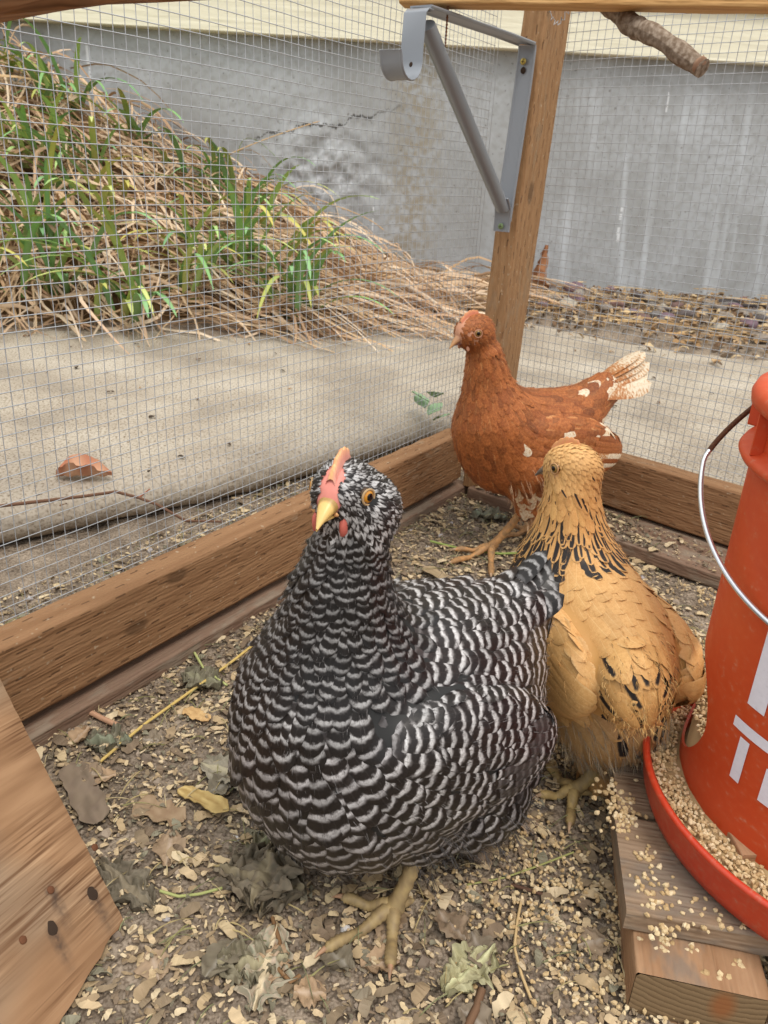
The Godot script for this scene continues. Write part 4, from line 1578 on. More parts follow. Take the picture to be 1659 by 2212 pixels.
func build_litter() -> void:
	var chip_cols := [lin(208, 184, 150), lin(190, 166, 132), lin(220, 200, 168), lin(166, 144, 116), lin(146, 128, 106), lin(212, 190, 154), lin(134, 116, 98)]
	var grey_cols := [lin(146, 134, 116), lin(132, 124, 107), lin(156, 140, 119), lin(136, 118, 100), lin(144, 138, 119)]
	var soil_cols := [lin(138, 124, 110), lin(152, 137, 122), lin(124, 110, 97), lin(164, 148, 131)]
	var spot := func(size: float, tilt: float, col: Color, lift: float, stretch := Vector3.ONE) -> Array:
		var x := 0.0
		var z := 0.0
		while true:
			x = rnd(-0.30, 1.15)
			z = rnd(-0.15, 1.2)
			var kept := 1.0 if in_run(x, z) else 0.55
			if x < -0.04 and z < -0.2:
				kept = 0.0
			if x > -0.04 and not in_run(x, z):
				kept = 0.0
			# thinner far out of sight
			if Vector2(x - CAM.x, z - CAM.z).dot(Vector2(0.84, -0.54)) > 0.42:
				kept *= 0.3
			if rng.randf() < kept:
				break
		return [Transform3D(Basis.from_euler(Vector3(rnd(-tilt, tilt), rnd(0, TAU), rnd(-tilt, tilt))).scaled_local(stretch * size), Vector3(x, top_y(x, z) + lift, z)), col]
	for v in 4:
		var chips := []
		for k in 9000:
			var s := 0.0010 + 0.0034 * pow(rng.randf(), 1.6)
			if rng.randf() < 0.07:
				s = rnd(0.004, 0.010)
			chips.append(spot.call(s, 0.35, chip_cols[rng.randi() % 7], 0.0012 + rnd(0.0, 0.004)))
		cluster("wood_chips", shaving(400 + v, 0.35 + 0.1 * v, 0.10, 0.08 * v, 0.3).mesh(M.litter), chips, "scattered tan wood chips and shavings covering the floor of the run", "wood chips")
	for v in 3:
		var bits := []
		for k in 4500:
			bits.append(spot.call(rnd(0.0010, 0.0036) if rng.randf() < 0.96 else rnd(0.004, 0.009), 0.7, grey_cols[rng.randi() % 5], 0.001 + rnd(0.0, 0.004)))
		cluster("leaf_crumbs", shaving(420 + v, 0.6, 0.06, 0.35, 0.9).mesh(M.litter), bits, "crumbled grey-green dry leaf bits in the litter of the run", "leaf bits")
	for v in 3:
		var clods := []
		for k in 4600:
			var s := rnd(0.0008, 0.0026)
			if rng.randf() < 0.02:
				s = rnd(0.003, 0.0065)
			clods.append(spot.call(s, 3.0, soil_cols[rng.randi() % 4], s * 0.4))
		cluster("soil_crumbs", crumb(430 + v, 0.3).mesh(M.litter), clods, "crumbs of dark soil on the floor of the run", "soil crumbs")
	for v in 2:
		var hay := []
		for k in 560:
			hay.append(spot.call(1.0, 0.12, [lin(186, 168, 124), lin(158, 152, 108), lin(200, 182, 144), lin(138, 138, 104)][rng.randi() % 4], 0.002 + rnd(0.0, 0.006), Vector3(rnd(0.005, 0.018), 0.009, 0.006)))
		cluster("hay", shaving(440 + v, 0.07, 0.07, 0.5, 0.1).mesh(M.litter), hay, "short bits of yellow-green hay in the litter of the run", "hay")
	var white := []
	for k in 46:
		white.append(spot.call(rnd(0.003, 0.0055), 1.0, [lin(206, 202, 200), lin(178, 172, 172), lin(222, 218, 214)][rng.randi() % 3], 0.002))
	cluster("droppings", crumb(451, 0.35, Vector3(1.2, 0.8, 1.0)).mesh(M.litter), white, "whitish dried droppings on the floor of the run", "droppings")

	# feed crumbles: on the soil, in the tray, on the planks
	var feed_cols := [lin(212, 190, 150), lin(196, 170, 128), lin(224, 204, 168), lin(186, 158, 116), lin(206, 180, 138)]
	for v in 3:
		var grains := []
		while grains.size() < 3000:
			var x := rnd(0.22, 1.0)
			var z := rnd(0.05, 0.95)
			if not in_run(x, z) or rng.randf() > feed_share(x, z):
				continue
			var s := rnd(0.0011, 0.0023)
			grains.append([Transform3D(Basis.from_euler(Vector3(rnd(0, 6), rnd(0, 6), rnd(0, 6))).scaled(Vector3.ONE * s), Vector3(x, gy(x, z) + s * 0.5 + rnd(0.0, 0.003) + 0.002, z)), feed_cols[rng.randi() % 5]])
		cluster("spilled_feed", crumb(460 + v, 0.28, Vector3(1.15, 0.9, 0.95)).mesh(M.litter), grains, "pale feed crumbles spilled on the soil round the feeder", "feed")
	for v in 2:
		var grains := []
		while grains.size() < 5200:
			var a := rnd(0, TAU)
			var r := sqrt(rnd(0.0, 1.0)) * 0.158
			var x := 0.667 + r * cos(a)
			var z := 0.588 + r * sin(a)
			var pr := Vector2(x - PAIL.x, z - PAIL.y).length()
			var y := 0.044 + 0.010 * bump_noise.get_noise_2d(x * 90.0, z * 90.0) + 0.006
			if pr < 0.132:
				y += 0.044 + 0.55 * (0.132 - pr)  # the bucket is half full; the feed slopes up to its middle
			elif absf(pr - 0.1355) < 0.0038:
				continue
			var s := rnd(0.0011, 0.0023)
			grains.append([Transform3D(Basis.from_euler(Vector3(rnd(0, 6), rnd(0, 6), rnd(0, 6))).scaled(Vector3.ONE * s), Vector3(x, y - rnd(0.0, 0.004), z)), feed_cols[rng.randi() % 5]])
		cluster("tray_feed", crumb(470 + v, 0.28, Vector3(1.15, 0.9, 0.95)).mesh(M.litter), grains, "pale feed crumbles filling the orange tray", "feed")
	# bed of the feed under the loose grains
	var bed := MB.new()
	for i in 97:
		var a := TAU * i / 96.0
		for q in [[0.0, 0.160], [0.04, 0.138], [0.09, 0.111], [0.131, 0.088], [0.1315, 0.05]]:
			bed.vert(Vector3(PAIL.x + q[0] * cos(a), q[1] + 0.002 * fine_noise.get_noise_2d(i * 60.0, q[0] * 900.0), PAIL.y + q[0] * sin(a)), Vector3.UP, Vector2.ZERO, lin(178, 152, 114))
		bed.vert(Vector3(0.667 + 0.1575 * cos(a), 0.0445, 0.588 + 0.1575 * sin(a)), Vector3.UP, Vector2.ZERO, lin(178, 152, 114))
	for i in 96:
		for k in 5:
			var b := i * 6 + k
			bed.quad(b, b + 6, b + 7, b + 1)
	bed.smooth()
	stuff("feed_heap", bed.mesh(M.litter), "packed feed below the loose crumbles in the tray", "feed")
	var loose := []
	for q in [[1385, 1900, 34, 14], [1420, 1945, 50, 26], [1435, 2010, 30, 20], [1400, 1850, 30, 16], [1350, 1770, 45, 60], [1330, 1725, 40, 50], [1560, 2000, 60, 10], [1620, 1990, 30, 4], [1480, 1985, 40, 12]]:
		for k in q[3]:
			var p := on_y(q[0] + rng.randfn(0, q[2] * 0.5), q[1] + rng.randfn(0, q[2] * 0.5), 0.0295)
			var s := rnd(0.0012, 0.0024)
			loose.append([Transform3D(Basis.from_euler(Vector3(rnd(0, 6), rnd(0, 6), rnd(0, 6))).scaled(Vector3.ONE * s), p), feed_cols[rng.randi() % 5]])
	for q in [[1385, 2028, 12, 3], [1440, 2040, 26, 16], [1490, 2050, 18, 6], [1540, 2100, 40, 5], [1590, 2080, 20, 4]]:
		for k in q[3]:
			var p := on_y(q[0] + rng.randfn(0, q[2] * 0.5), q[1] + rng.randfn(0, q[2] * 0.3), 0.0095)
			var s := rnd(0.0012, 0.0026)
			loose.append([Transform3D(Basis.from_euler(Vector3(rnd(0, 6), rnd(0, 6), rnd(0, 6))).scaled(Vector3.ONE * s), p), feed_cols[rng.randi() % 5]])
	cluster("plank_feed", crumb(481, 0.3, Vector3(1.15, 0.85, 0.95)).mesh(M.litter), loose, "loose feed crumbles strewn on the planks beside the tray", "feed")

	# dried kale leaves, each a thing
	var kale := func(s: int, c0: Color, c1: Color, rib: Color) -> Callable:
		return func(t: float, u: float) -> Color:
			if absf(u) < 0.16:
				return rib
			return c0.lerp(c1, clampf(0.5 + 1.2 * bump_noise.get_noise_3d(t * 300.0, u * 140.0, s * 40.0), 0.0, 1.0))
	var lobes := func(length: float, wide: float, k: float) -> Callable:
		return func(t: float) -> float:
			return wide * pow(sin(PI * clampf(t * 0.97 + 0.02, 0.0, 1.0)), 0.7) * (0.8 + 0.5 * bump_noise.get_noise_1d(t * 110.0 + k * 37.0)) + 0.0015
	var L := [
		["large pinkish-tan dried kale leaf with a pale midrib lying below the kale ball", 548, 2185, 0.066, 0.020, 2.05, lin(186, 166, 146), lin(150, 150, 128), lin(214, 196, 164), 0.006, 26.0],
		["grey-green crumpled kale leaf beside the large pinkish one", 470, 2085, 0.05, 0.018, 0.7, lin(142, 134, 112), lin(118, 110, 90), lin(168, 158, 128), 0.009, 30.0],
		["pale green dried kale leaf lying alone near the block", 960, 2140, 0.052, 0.018, 1.3, lin(184, 178, 142), lin(156, 150, 116), lin(206, 204, 160), 0.007, 22.0],
		["dark grey shrivelled kale leaf next to the ramp", 215, 1862, 0.07, 0.016, -0.05, lin(122, 112, 96), lin(100, 92, 78), lin(136, 124, 104), 0.006, 30.0],
		["dark green torn kale leaf below the breast of the barred hen", 528, 1850, 0.055, 0.014, 1.35, lin(114, 108, 86), lin(128, 120, 98), lin(150, 150, 118), 0.008, 24.0],
		["blue-green kale scrap under the red hen's step", 1020, 1110, 0.06, 0.022, 0.4, lin(130, 126, 108), lin(110, 106, 90), lin(130, 136, 116), 0.008, 28.0],
		["greyish kale scrap near the left rail, beside the long straw", 395, 1455, 0.05, 0.02, 0.2, lin(126, 120, 100), lin(108, 102, 86), lin(140, 136, 112), 0.007, 28.0],
		["small blue-green kale scrap between the straw and the ramp", 185, 1600, 0.045, 0.018, 0.6, lin(128, 122, 104), lin(108, 104, 88), lin(136, 140, 118), 0.008, 30.0],
		["flat greyish dead leaf half hidden by the barred hen", 435, 1650, 0.075, 0.024, 0.3, lin(156, 146, 128), lin(136, 130, 114), lin(176, 166, 140), 0.003, 9.0],
	]
	for q in L:
		var at := on_y(q[1], q[2], FLOOR + 0.006)
		var lf := leaf_sheet(q[3], lobes.call(q[3], q[4], q[10]), q[9] * 1.3, rnd(-0.3, 0.4), rnd(0.05, 0.3), int(q[1]), kale.call(int(q[1]), q[6], q[7], q[8]), 44, 18)
		one("kale_leaf", lf.mesh(M.leaf), q[0], "leaf", Transform3D(Basis(Vector3.UP, q[5]), at), "dried kale leaves in the litter")
	# shrivelled ball of kale: three leaves crumpled into one another
	var ball := thing("kale_ball", "dark shrivelled ball of dried kale in front of the barred hen", "leaf", on_y(572, 1915, FLOOR + 0.006))
	for k in 4:
		var lf := leaf_sheet(0.062, func(t: float) -> float: return 0.026 * sin(PI * clampf(t, 0.02, 0.98)) + 0.002, 0.010, [0.9, -0.5, 0.7, 0.3][k], 0.18, 60 + k, kale.call(60 + k, lin(128, 116, 98), lin(102, 94, 80), lin(142, 130, 106)), 44, 18, 0.3)
		part("crumpled_leaf", lf.mesh(M.leaf), ball, Transform3D(Basis.from_euler(Vector3(0.15, [0.3, 2.2, 3.9, 5.2][k], 0.12)), Vector3(0, 0.004 * k, 0) - Basis(Vector3.UP, [0.3, 2.2, 3.9, 5.2][k]) * Vector3(0.026, 0, 0)))
	# broken dead leaves in the litter
	for k in 34:
		var px := rnd(90, 1300)
		var py := rnd(1420, 2200)
		var p := on_y(px, py, FLOOR + 0.004)
		if not in_run(p.x, p.z) or p.x < 0.03:
			continue
		var c: Color = [lin(166, 142, 116), lin(148, 128, 106), lin(136, 122, 104), lin(178, 150, 120), lin(128, 118, 100)][k % 5]
		var lf := leaf_sheet(rnd(0.018, 0.04), func(t: float) -> float: return 0.010 * sin(PI * clampf(t, 0.05, 0.95)) + 0.002, rnd(0.002, 0.005), rnd(-0.8, 0.9), rnd(0.1, 0.5), 700 + k, kale.call(700 + k, c, c.darkened(0.25), c.lightened(0.1)), 14, 8, 0.4)
		one("leaf_fragment", lf.mesh(M.leaf), "small broken piece of %s dry leaf lying in the litter of the run" % ["tan", "brown", "grey-brown", "pale ochre", "olive-grey"][k % 5], "leaf", Transform3D(Basis.from_euler(Vector3(rnd(-0.2, 0.2), rnd(0, TAU), rnd(-0.1, 0.25))), p), "broken dead leaves in the litter")
	# flat bark and wood pieces
	var flat := func(w: float, r: int) -> Callable:
		return func(t: float) -> float:
			return w * (0.8 + 0.35 * bump_noise.get_noise_1d(t * 60.0 + r * 50.0)) * minf(1.0, minf(t * 9.0 + 0.25, (1.0 - t) * 7.0 + 0.2))
	var woods := [
		["flat greyish-brown bark sheet beside the ramp", 150, 1650, 0.085, 0.018, -0.35, lin(134, 118, 102), lin(112, 98, 84)],
		["curled yellowish wood shaving at the edge of the barred hen", 385, 1705, 0.055, 0.010, 0.15, lin(198, 174, 118), lin(160, 132, 84)],
		["flat weathered wood chip on the ground behind the barred hen", 915, 1225, 0.085, 0.014, -0.25, lin(168, 148, 118), lin(146, 126, 100)],
		["tan ragged wood chip near the long straw", 398, 1530, 0.034, 0.009, 0.1, lin(206, 172, 122), lin(178, 142, 98)],
		["brown leaf fragment in front of the ramp", 290, 1740, 0.05, 0.014, 0.3, lin(160, 138, 112), lin(138, 114, 90)],
		["flat tan chip on the board behind the buff hen", 1440, 1172, 0.028, 0.013, 0.4, lin(196, 162, 116), lin(176, 144, 102)],
	]
	for q in woods:
		var tint := func(t: float, u: float) -> Color:
			return (q[6] as Color).lerp(q[7], clampf(0.5 + bump_noise.get_noise_2d(t * 60.0, u * 400.0 + q[1]), 0.0, 1.0))
		var wf := leaf_sheet(q[3], flat.call(q[4], int(q[1])), 0.0018, rnd(-0.3, 0.3), rnd(-0.1, 0.35), int(q[1]), tint, 16, 6, 0.12)
		one("bark_piece", wf.mesh(M.litter), q[0], "bark", Transform3D(Basis(Vector3.UP, q[5]), on_y(q[1], q[2], FLOOR + 0.007)), "flat bits of bark and wood")
	# long straw and stalks
	var stalks := [
		["long yellow straw lying from the barred hen towards the ramp", [[215, 1640], [310, 1560], [430, 1475], [500, 1425], [580, 1362]], 0.0019, lin(206, 178, 110), "straw"],
		["short green-white stalk leaning on the long straw", [[420, 1405], [440, 1440], [490, 1475]], 0.0016, lin(186, 192, 130), "stalk"],
		["split reddish wood splinter leaning off the edging board", [[140, 1510], [195, 1535], [255, 1562]], 0.0034, lin(190, 150, 122), "splinter"],
		["thin curved green stem in front of the shrivelled kale ball", [[345, 1918], [385, 1930], [430, 1925], [480, 1912]], 0.0014, lin(168, 172, 112), "stem"],
		["brown curved stem beside the pinkish kale leaf", [[588, 1975], [605, 2030], [600, 2085], [628, 2115], [648, 2100]], 0.0016, lin(136, 104, 74), "stem"],
		["pale forked root strand between the barred hen and the block", [[1130, 1925], [1118, 1985], [1112, 2040], [1128, 2100], [1148, 2150]], 0.0012, lin(206, 178, 132), "root"],
		["dark crooked twig near the spilled feed", [[1105, 1905], [1150, 1918], [1190, 1935]], 0.0018, lin(96, 72, 60), "twig"],
		["yellow-green grass stem crossing the spilled feed", [[1010, 1905], [1090, 1890], [1170, 1862], [1240, 1835]], 0.0010, lin(156, 156, 100), "stem"],
		["long green grass stem lying under the red hen", [[930, 1165], [1010, 1185], [1080, 1192], [1140, 1190]], 0.0022, lin(150, 168, 96), "stem"],
		["brown thick root piece at the edge of the litter below the hen", [[1010, 2212], [1030, 2170], [1042, 2130]], 0.003, lin(120, 92, 72), "root"],
	]
	for q in stalks:
		var mb := MB.new()
		var c := Curve3D.new()
		var pts: Array = q[1]
		for i in pts.size():
			var p := on_y(pts[i][0], pts[i][1], FLOOR + 0.009)
			var a := on_y(pts[maxi(i - 1, 0)][0], pts[maxi(i - 1, 0)][1], FLOOR + 0.009)
			var b := on_y(pts[mini(i + 1, pts.size() - 1)][0], pts[mini(i + 1, pts.size() - 1)][1], FLOOR + 0.009)
			c.add_point(p, -(b - a) / 6.0, (b - a) / 6.0)
		var path := PackedVector3Array()
		for i in 25:
			var p := c.sample_baked(c.get_baked_length() * i / 24.0)
			p.y = maxf(p.y - 0.003, gy(p.x, p.z) + q[2] + 0.001)
			path.append(p)
		mb.tube(path, PackedFloat32Array([q[2]]), 6, q[3], 0.7)
		one(q[4], mb.mesh(M.litter), q[0], q[4])


# ---------------------------------------------------------------- hens
# A hen is laid out in her own axes: x forward, y up from the ground, z to her right.
# Order of the solids: trunk, breast, neck, head, tail stump, right wing, left wing, belly, right thigh, left thigh.

class Bird:
	var kind := PackedInt32Array()
	var a := PackedVector3Array()
	var b := PackedVector3Array()
	var r1 := PackedFloat32Array()
	var r2 := PackedFloat32Array()
	var k := PackedFloat32Array()
	var turn: Array[Basis] = []
	var flow := PackedVector3Array()
	var zone := PackedInt32Array()
	var size := PackedVector3Array()  # length, width of a feather, width of its bars
	# answers of field()
	var at_flow := Vector3.ZERO
	var at_size := Vector3.ZERO
	var at_zone := 0

	func add(q: Array) -> void:
		kind.append(q[0])
		a.append(Vector3(q[1], q[2], q[3]))
		b.append(Vector3(q[4], q[5], q[6]))
		r1.append(q[7])
		r2.append(q[8])
		k.append(q[9])
		zone.append(q[10] if q.size() > 10 else zone.size())
		var t := Basis.IDENTITY
		if q[0] == 1:
			t = Basis(Vector3.UP, deg_to_rad(q[8])) * Basis(Vector3(0, 0, 1), deg_to_rad(q[7]))
		turn.append(t.transposed())

	func solid(i: int, p: Vector3) -> float:
		if kind[i] == 0:
			var ba := b[i] - a[i]
			var q := p - a[i]
			var h := clampf(q.dot(ba) / ba.length_squared(), 0.0, 1.0)
			return (q - ba * h).length() - lerpf(r1[i], r2[i], h)
		var q := turn[i] * (p - a[i])
		var r := b[i]
		var n := q / r
		var k0 := n.length()
		var k1 := (n / r).length()
		if k1 < 1e-6:
			return -minf(r.x, minf(r.y, r.z))
		return k0 * (k0 - 1.0) / k1

	func d(p: Vector3) -> float:
		var e := solid(0, p)
		for i in range(1, kind.size()):
			var f := solid(i, p)
			var m := k[i]
			var h := clampf(0.5 + 0.5 * (e - f) / m, 0.0, 1.0)
			e = lerpf(e, f, h) - m * h * (1.0 - h)
		return e

	func normal(p: Vector3) -> Vector3:
		var e := 0.0008
		var o := d(p)
		return Vector3(d(p + Vector3(e, 0, 0)) - o, d(p + Vector3(0, e, 0)) - o, d(p + Vector3(0, 0, e)) - o).normalized()

	func field(p: Vector3) -> void:
		var total := 0.0
		var best := -1.0
		at_flow = Vector3.ZERO
		at_size = Vector3.ZERO
		for i in kind.size():
			var w := exp(-maxf(solid(i, p), -0.004) / 0.0075)
			if w < 0.003:
				continue
			at_flow += flow[i] * w
			at_size += size[i] * w
			total += w
			if w > best:
				best = w
				at_zone = zone[i]
		at_size /= maxf(total, 1e-6)

	# surface nets of the field in a box
	func skin(lo: Vector3, hi: Vector3, cell: float) -> Array:
		var nx := int((hi.x - lo.x) / cell) + 2
		var ny := int((hi.y - lo.y) / cell) + 2
		var nz := int((hi.z - lo.z) / cell) + 2
		var val := PackedFloat32Array()
		val.resize(nx * ny * nz)
		for z in nz:
			for y in ny:
				for x in nx:
					val[(z * ny + y) * nx + x] = d(lo + Vector3(x, y, z) * cell)
		var id := PackedInt32Array()
		id.resize(nx * ny * nz)
		id.fill(-1)
		var pts := PackedVector3Array()
		var tris := PackedInt32Array()
		var corner := [Vector3i(0, 0, 0), Vector3i(1, 0, 0), Vector3i(0, 1, 0), Vector3i(1, 1, 0), Vector3i(0, 0, 1), Vector3i(1, 0, 1), Vector3i(0, 1, 1), Vector3i(1, 1, 1)]
		var edges := [[0, 1], [2, 3], [4, 5], [6, 7], [0, 2], [1, 3], [4, 6], [5, 7], [0, 4], [1, 5], [2, 6], [3, 7]]
		for z in nz - 1:
			for y in ny - 1:
				for x in nx - 1:
					var at := (z * ny + y) * nx + x
					var g := [val[at], val[at + 1], val[at + nx], val[at + nx + 1], val[at + nx * ny], val[at + nx * ny + 1], val[at + nx * ny + nx], val[at + nx * ny + nx + 1]]
					var neg := 0
					for v in g:
						if v < 0.0:
							neg += 1
					if neg == 0 or neg == 8:
						continue
					var sum := Vector3.ZERO
					var count := 0
					for e in edges:
						var u: float = g[e[0]]
						var w: float = g[e[1]]
						if (u < 0.0) != (w < 0.0):
							sum += Vector3(corner[e[0]]).lerp(Vector3(corner[e[1]]), u / (u - w))
							count += 1
					id[at] = pts.size()
					pts.append(lo + (Vector3(x, y, z) + sum / count) * cell)
		for z in range(1, nz - 1):
			for y in range(1, ny - 1):
				for x in range(1, nx - 1):
					var at := (z * ny + y) * nx + x
					var inside := val[at] < 0.0
					for axis in 3:
						var step: int = [1, nx, nx * ny][axis]
						if inside == (val[at + step] < 0.0):
							continue
						var u: int = [nx, nx * ny, 1][axis]
						var w: int = [nx * ny, 1, nx][axis]
						var q := [id[at], id[at - u], id[at - u - w], id[at - w]]
						if q[0] < 0 or q[1] < 0 or q[2] < 0 or q[3] < 0:
							continue
						if inside:
							tris.append_array([q[0], q[1], q[2], q[0], q[2], q[3]])
						else:
							tris.append_array([q[0], q[2], q[1], q[0], q[3], q[2]])
		return [pts, tris]


func feather_profile(t: float, tip: float) -> float:
	if t > tip:
		var e := (t - tip) / (1.0 - tip)
		return sqrt(maxf(0.0, 1.0 - e * e))
	return lerpf(0.42, 1.0, smoothstep(0.0, tip, t))


# a feather that follows the body from p, along the lie of the plumage
func lay_feather(mb: MB, B: Bird, p: Vector3, n: Vector3, t: Vector3, L: float, W: float, low: float, high: float, column: float, bars: float, col: Color, rows := 5, cols := 4, tip := 0.5, sway := 0.0, phase := 0.0) -> void:
	var at := mb.v.size()
	var pos := p
	for r in rows + 1:
		# rows crowd towards the rounded tip
		var v := 1.0 - pow(1.0 - float(r) / rows, 1.7)
		if r:
			pos += t * (L * (v - (1.0 - pow(1.0 - float(r - 1) / rows, 1.7))))
			pos -= n * B.d(pos)
			n = (n * 0.35 + B.normal(pos)).normalized()
			t = (t - n * t.dot(n)).normalized()
		var side := n.cross(t)
		if sway != 0.0:
			t = (t + side * (sway / rows)).normalized()
		var w := W * 0.5 * feather_profile(v, tip) + 0.0002
		var mid := pos + n * lerpf(low, high, v * v)
		var from_tip := ((1.0 - v) * L / bars + phase) / 8.0
		for c in cols + 1:
			var u := -1.0 + 2.0 * c / cols
			mb.vert(mid + side * (u * w) - n * (u * u * w * 0.22), (n + side * u * 0.3 + t * 0.12).normalized(), Vector2((column + 0.5 + 0.48 * u * w / (W * 0.5 + 0.0002)) / 4.0, 1.0 - from_tip), col)
	for r in rows:
		for c in cols:
			var k := at + r * (cols + 1) + c
			mb.quad(k, k + cols + 1, k + cols + 2, k + 1)


# a stiff feather of the tail or wing: straight, slightly drooping, folded along its shaft
func quill(root: Vector3, dir: Vector3, up: Vector3, L: float, W: float, droop: float, column: float, bars: float, col: Color, fold := 0.12, tip := 0.72) -> MB:
	var mb := MB.new()
	var rows := 12
	var cols := 6
	var pos := root
	var t := dir.normalized()
	for r in rows + 1:
		var v := float(r) / rows
		var side := up.cross(t).normalized()
		var n := t.cross(side)
		var w := W * 0.5 * feather_profile(v, tip) + 0.0002
		for c in cols + 1:
			var u := -1.0 + 2.0 * c / cols
			mb.vert(pos + side * (u * w) - n * (absf(u) * w * fold), (n + side * u * 0.2).normalized(), Vector2((column + 0.5 + 0.48 * u * w / (W * 0.5 + 0.0002)) / 4.0, 1.0 - (1.0 - v) * L / (bars * 8.0)), col)
		pos += t * (L / rows)
		t = (t - n * (droop / rows)).normalized()
	for r in rows:
		for c in cols:
			var k := r * (cols + 1) + c
			mb.quad(k, k + cols + 1, k + cols + 2, k + 1)
	return mb


func strand(mb: MB, p: Vector3, dir: Vector3, bend: Vector3, length: float, width: float, col: Color) -> void:
	var side := dir.cross(Vector3(rnd(-1, 1), rnd(-1, 1), rnd(-1, 1))).normalized()
	var at := mb.v.size()
	var n := side.cross(dir).normalized()
	var pos := p
	for i in 4:
		var w: float = width * [1.0, 0.85, 0.6, 0.1][i] * 0.5
		mb.vert(pos - side * w, n, Vector2.ZERO, col)
		mb.vert(pos + side * w, n, Vector2.ZERO, col)
		pos += dir * (length / 3.0)
		dir = (dir + bend).normalized()
	for i in 3:
		var k := at + i * 2
		mb.quad(k, k + 1, k + 3, k + 2)


func feather_atlas(hen: String) -> ImageTexture:
	var f := FastNoiseLite.new()
	f.seed = hen.length() * 13
	f.frequency = 1.0
	f.fractal_octaves = 2
	var paint := func(x: int, y: int) -> Color:
		var column := x / 128
		var u := (x % 128) / 63.5 - 1.0
		var d := (511 - y) / 64.0  # bars counted from the tip
		var barb := f.get_noise_2d(u * 9.0 + column * 40.0, (d * 18.0 - absf(u) * 26.0))
		var blot := f.get_noise_2d(u * 2.0 + column * 30.0, d * 2.0)
		var shaft := clampf(1.0 - absf(u) * 26.0, 0.0, 1.0)
		var teeth := f.get_noise_2d(u * 3.0 + column * 20.0, d * 26.0 - absf(u) * 18.0)
		var alpha := 1.0 if absf(u) < 0.92 + 0.26 * teeth else 0.0
		var c := Color.BLACK
		if hen == "barred":
			var ph := fposmod(d - 0.55 * u * u + 0.14 * blot + 0.06 * barb + [0.0, 0.10, -0.09, 0.18][column], 1.0)
			var white := smoothstep(0.36, 0.66, ph) * (1.0 - smoothstep(0.78, 1.0, ph)) * (1.0 - 0.7 * smoothstep(0.5, 0.98, absf(u) + 0.1 * barb))
			var pale := srgb(214, 212, 212).lerp(srgb(150, 147, 146), clampf(0.3 + barb * 0.9 + blot * 0.7, 0.0, 1.0))
			var dark := srgb(46, 39, 37).lerp(srgb(25, 22, 22), clampf(0.5 + barb, 0.0, 1.0))
			c = dark.lerp(pale, white)
			c = c.lerp(srgb(96, 92, 90), shaft * 0.35)
			if d > 2.6:
				c = c.lerp(srgb(70, 66, 66), clampf((d - 2.6) * 0.6, 0.0, 0.8))
		elif hen == "buff":
			c = srgb(228, 182, 120).lerp(srgb(206, 154, 92), clampf(0.45 + barb * 0.8 + blot * 0.4 + d * 0.06, 0.0, 1.0))
			c = c.lerp(srgb(240, 210, 158), clampf((absf(u) - 0.72) * 2.2, 0.0, 0.5) + shaft * 0.5)
			var ink := [0.0, 0.42, 0.72, 0.98][column] as float
			if column > 0:
				var w: float = ink * (1.0 - 0.35 * clampf(1.0 - d * 0.9, 0.0, 1.0)) * (0.62 if column < 3 else 0.78)
				var edge := absf(u) + 0.10 * barb
				var k := 1.0 - smoothstep(w - 0.12, w + 0.06, edge)
				k *= smoothstep(0.12, 0.45, d) * (1.0 - 0.5 * smoothstep(3.0, 5.0, d))
				c = c.lerp(srgb(30, 26, 28), k * 0.96)
		else:
			var rust := srgb(194, 118, 62).lerp(srgb(136, 72, 34), clampf(0.45 + barb * 0.9 + blot * 0.5 + (0.35 if column == 3 else 0.0), 0.0, 1.0))
			var rim := smoothstep(0.55, 0.95, absf(u) + clampf(0.5 - d, 0.0, 0.5) * 0.7)
			c = rust.lerp(srgb(220, 160, 104), rim * (0.95 if column == 1 else 0.45))
			if column == 2:
				var cream := srgb(244, 230, 206).lerp(srgb(222, 198, 164), clampf(0.4 + barb + 0.5 * blot, 0.0, 1.0))
				c = cream.lerp(srgb(178, 108, 54), clampf(0.9 * blot + (absf(u) - 0.55) * 0.5 + smoothstep(2.5, 6.5, d + 0.8 * barb) * 0.9, 0.0, 0.9))
			c = c.lerp(srgb(216, 160, 104), shaft * 0.35)
		c.a = alpha
		return c
	return picture(512, 512, paint)


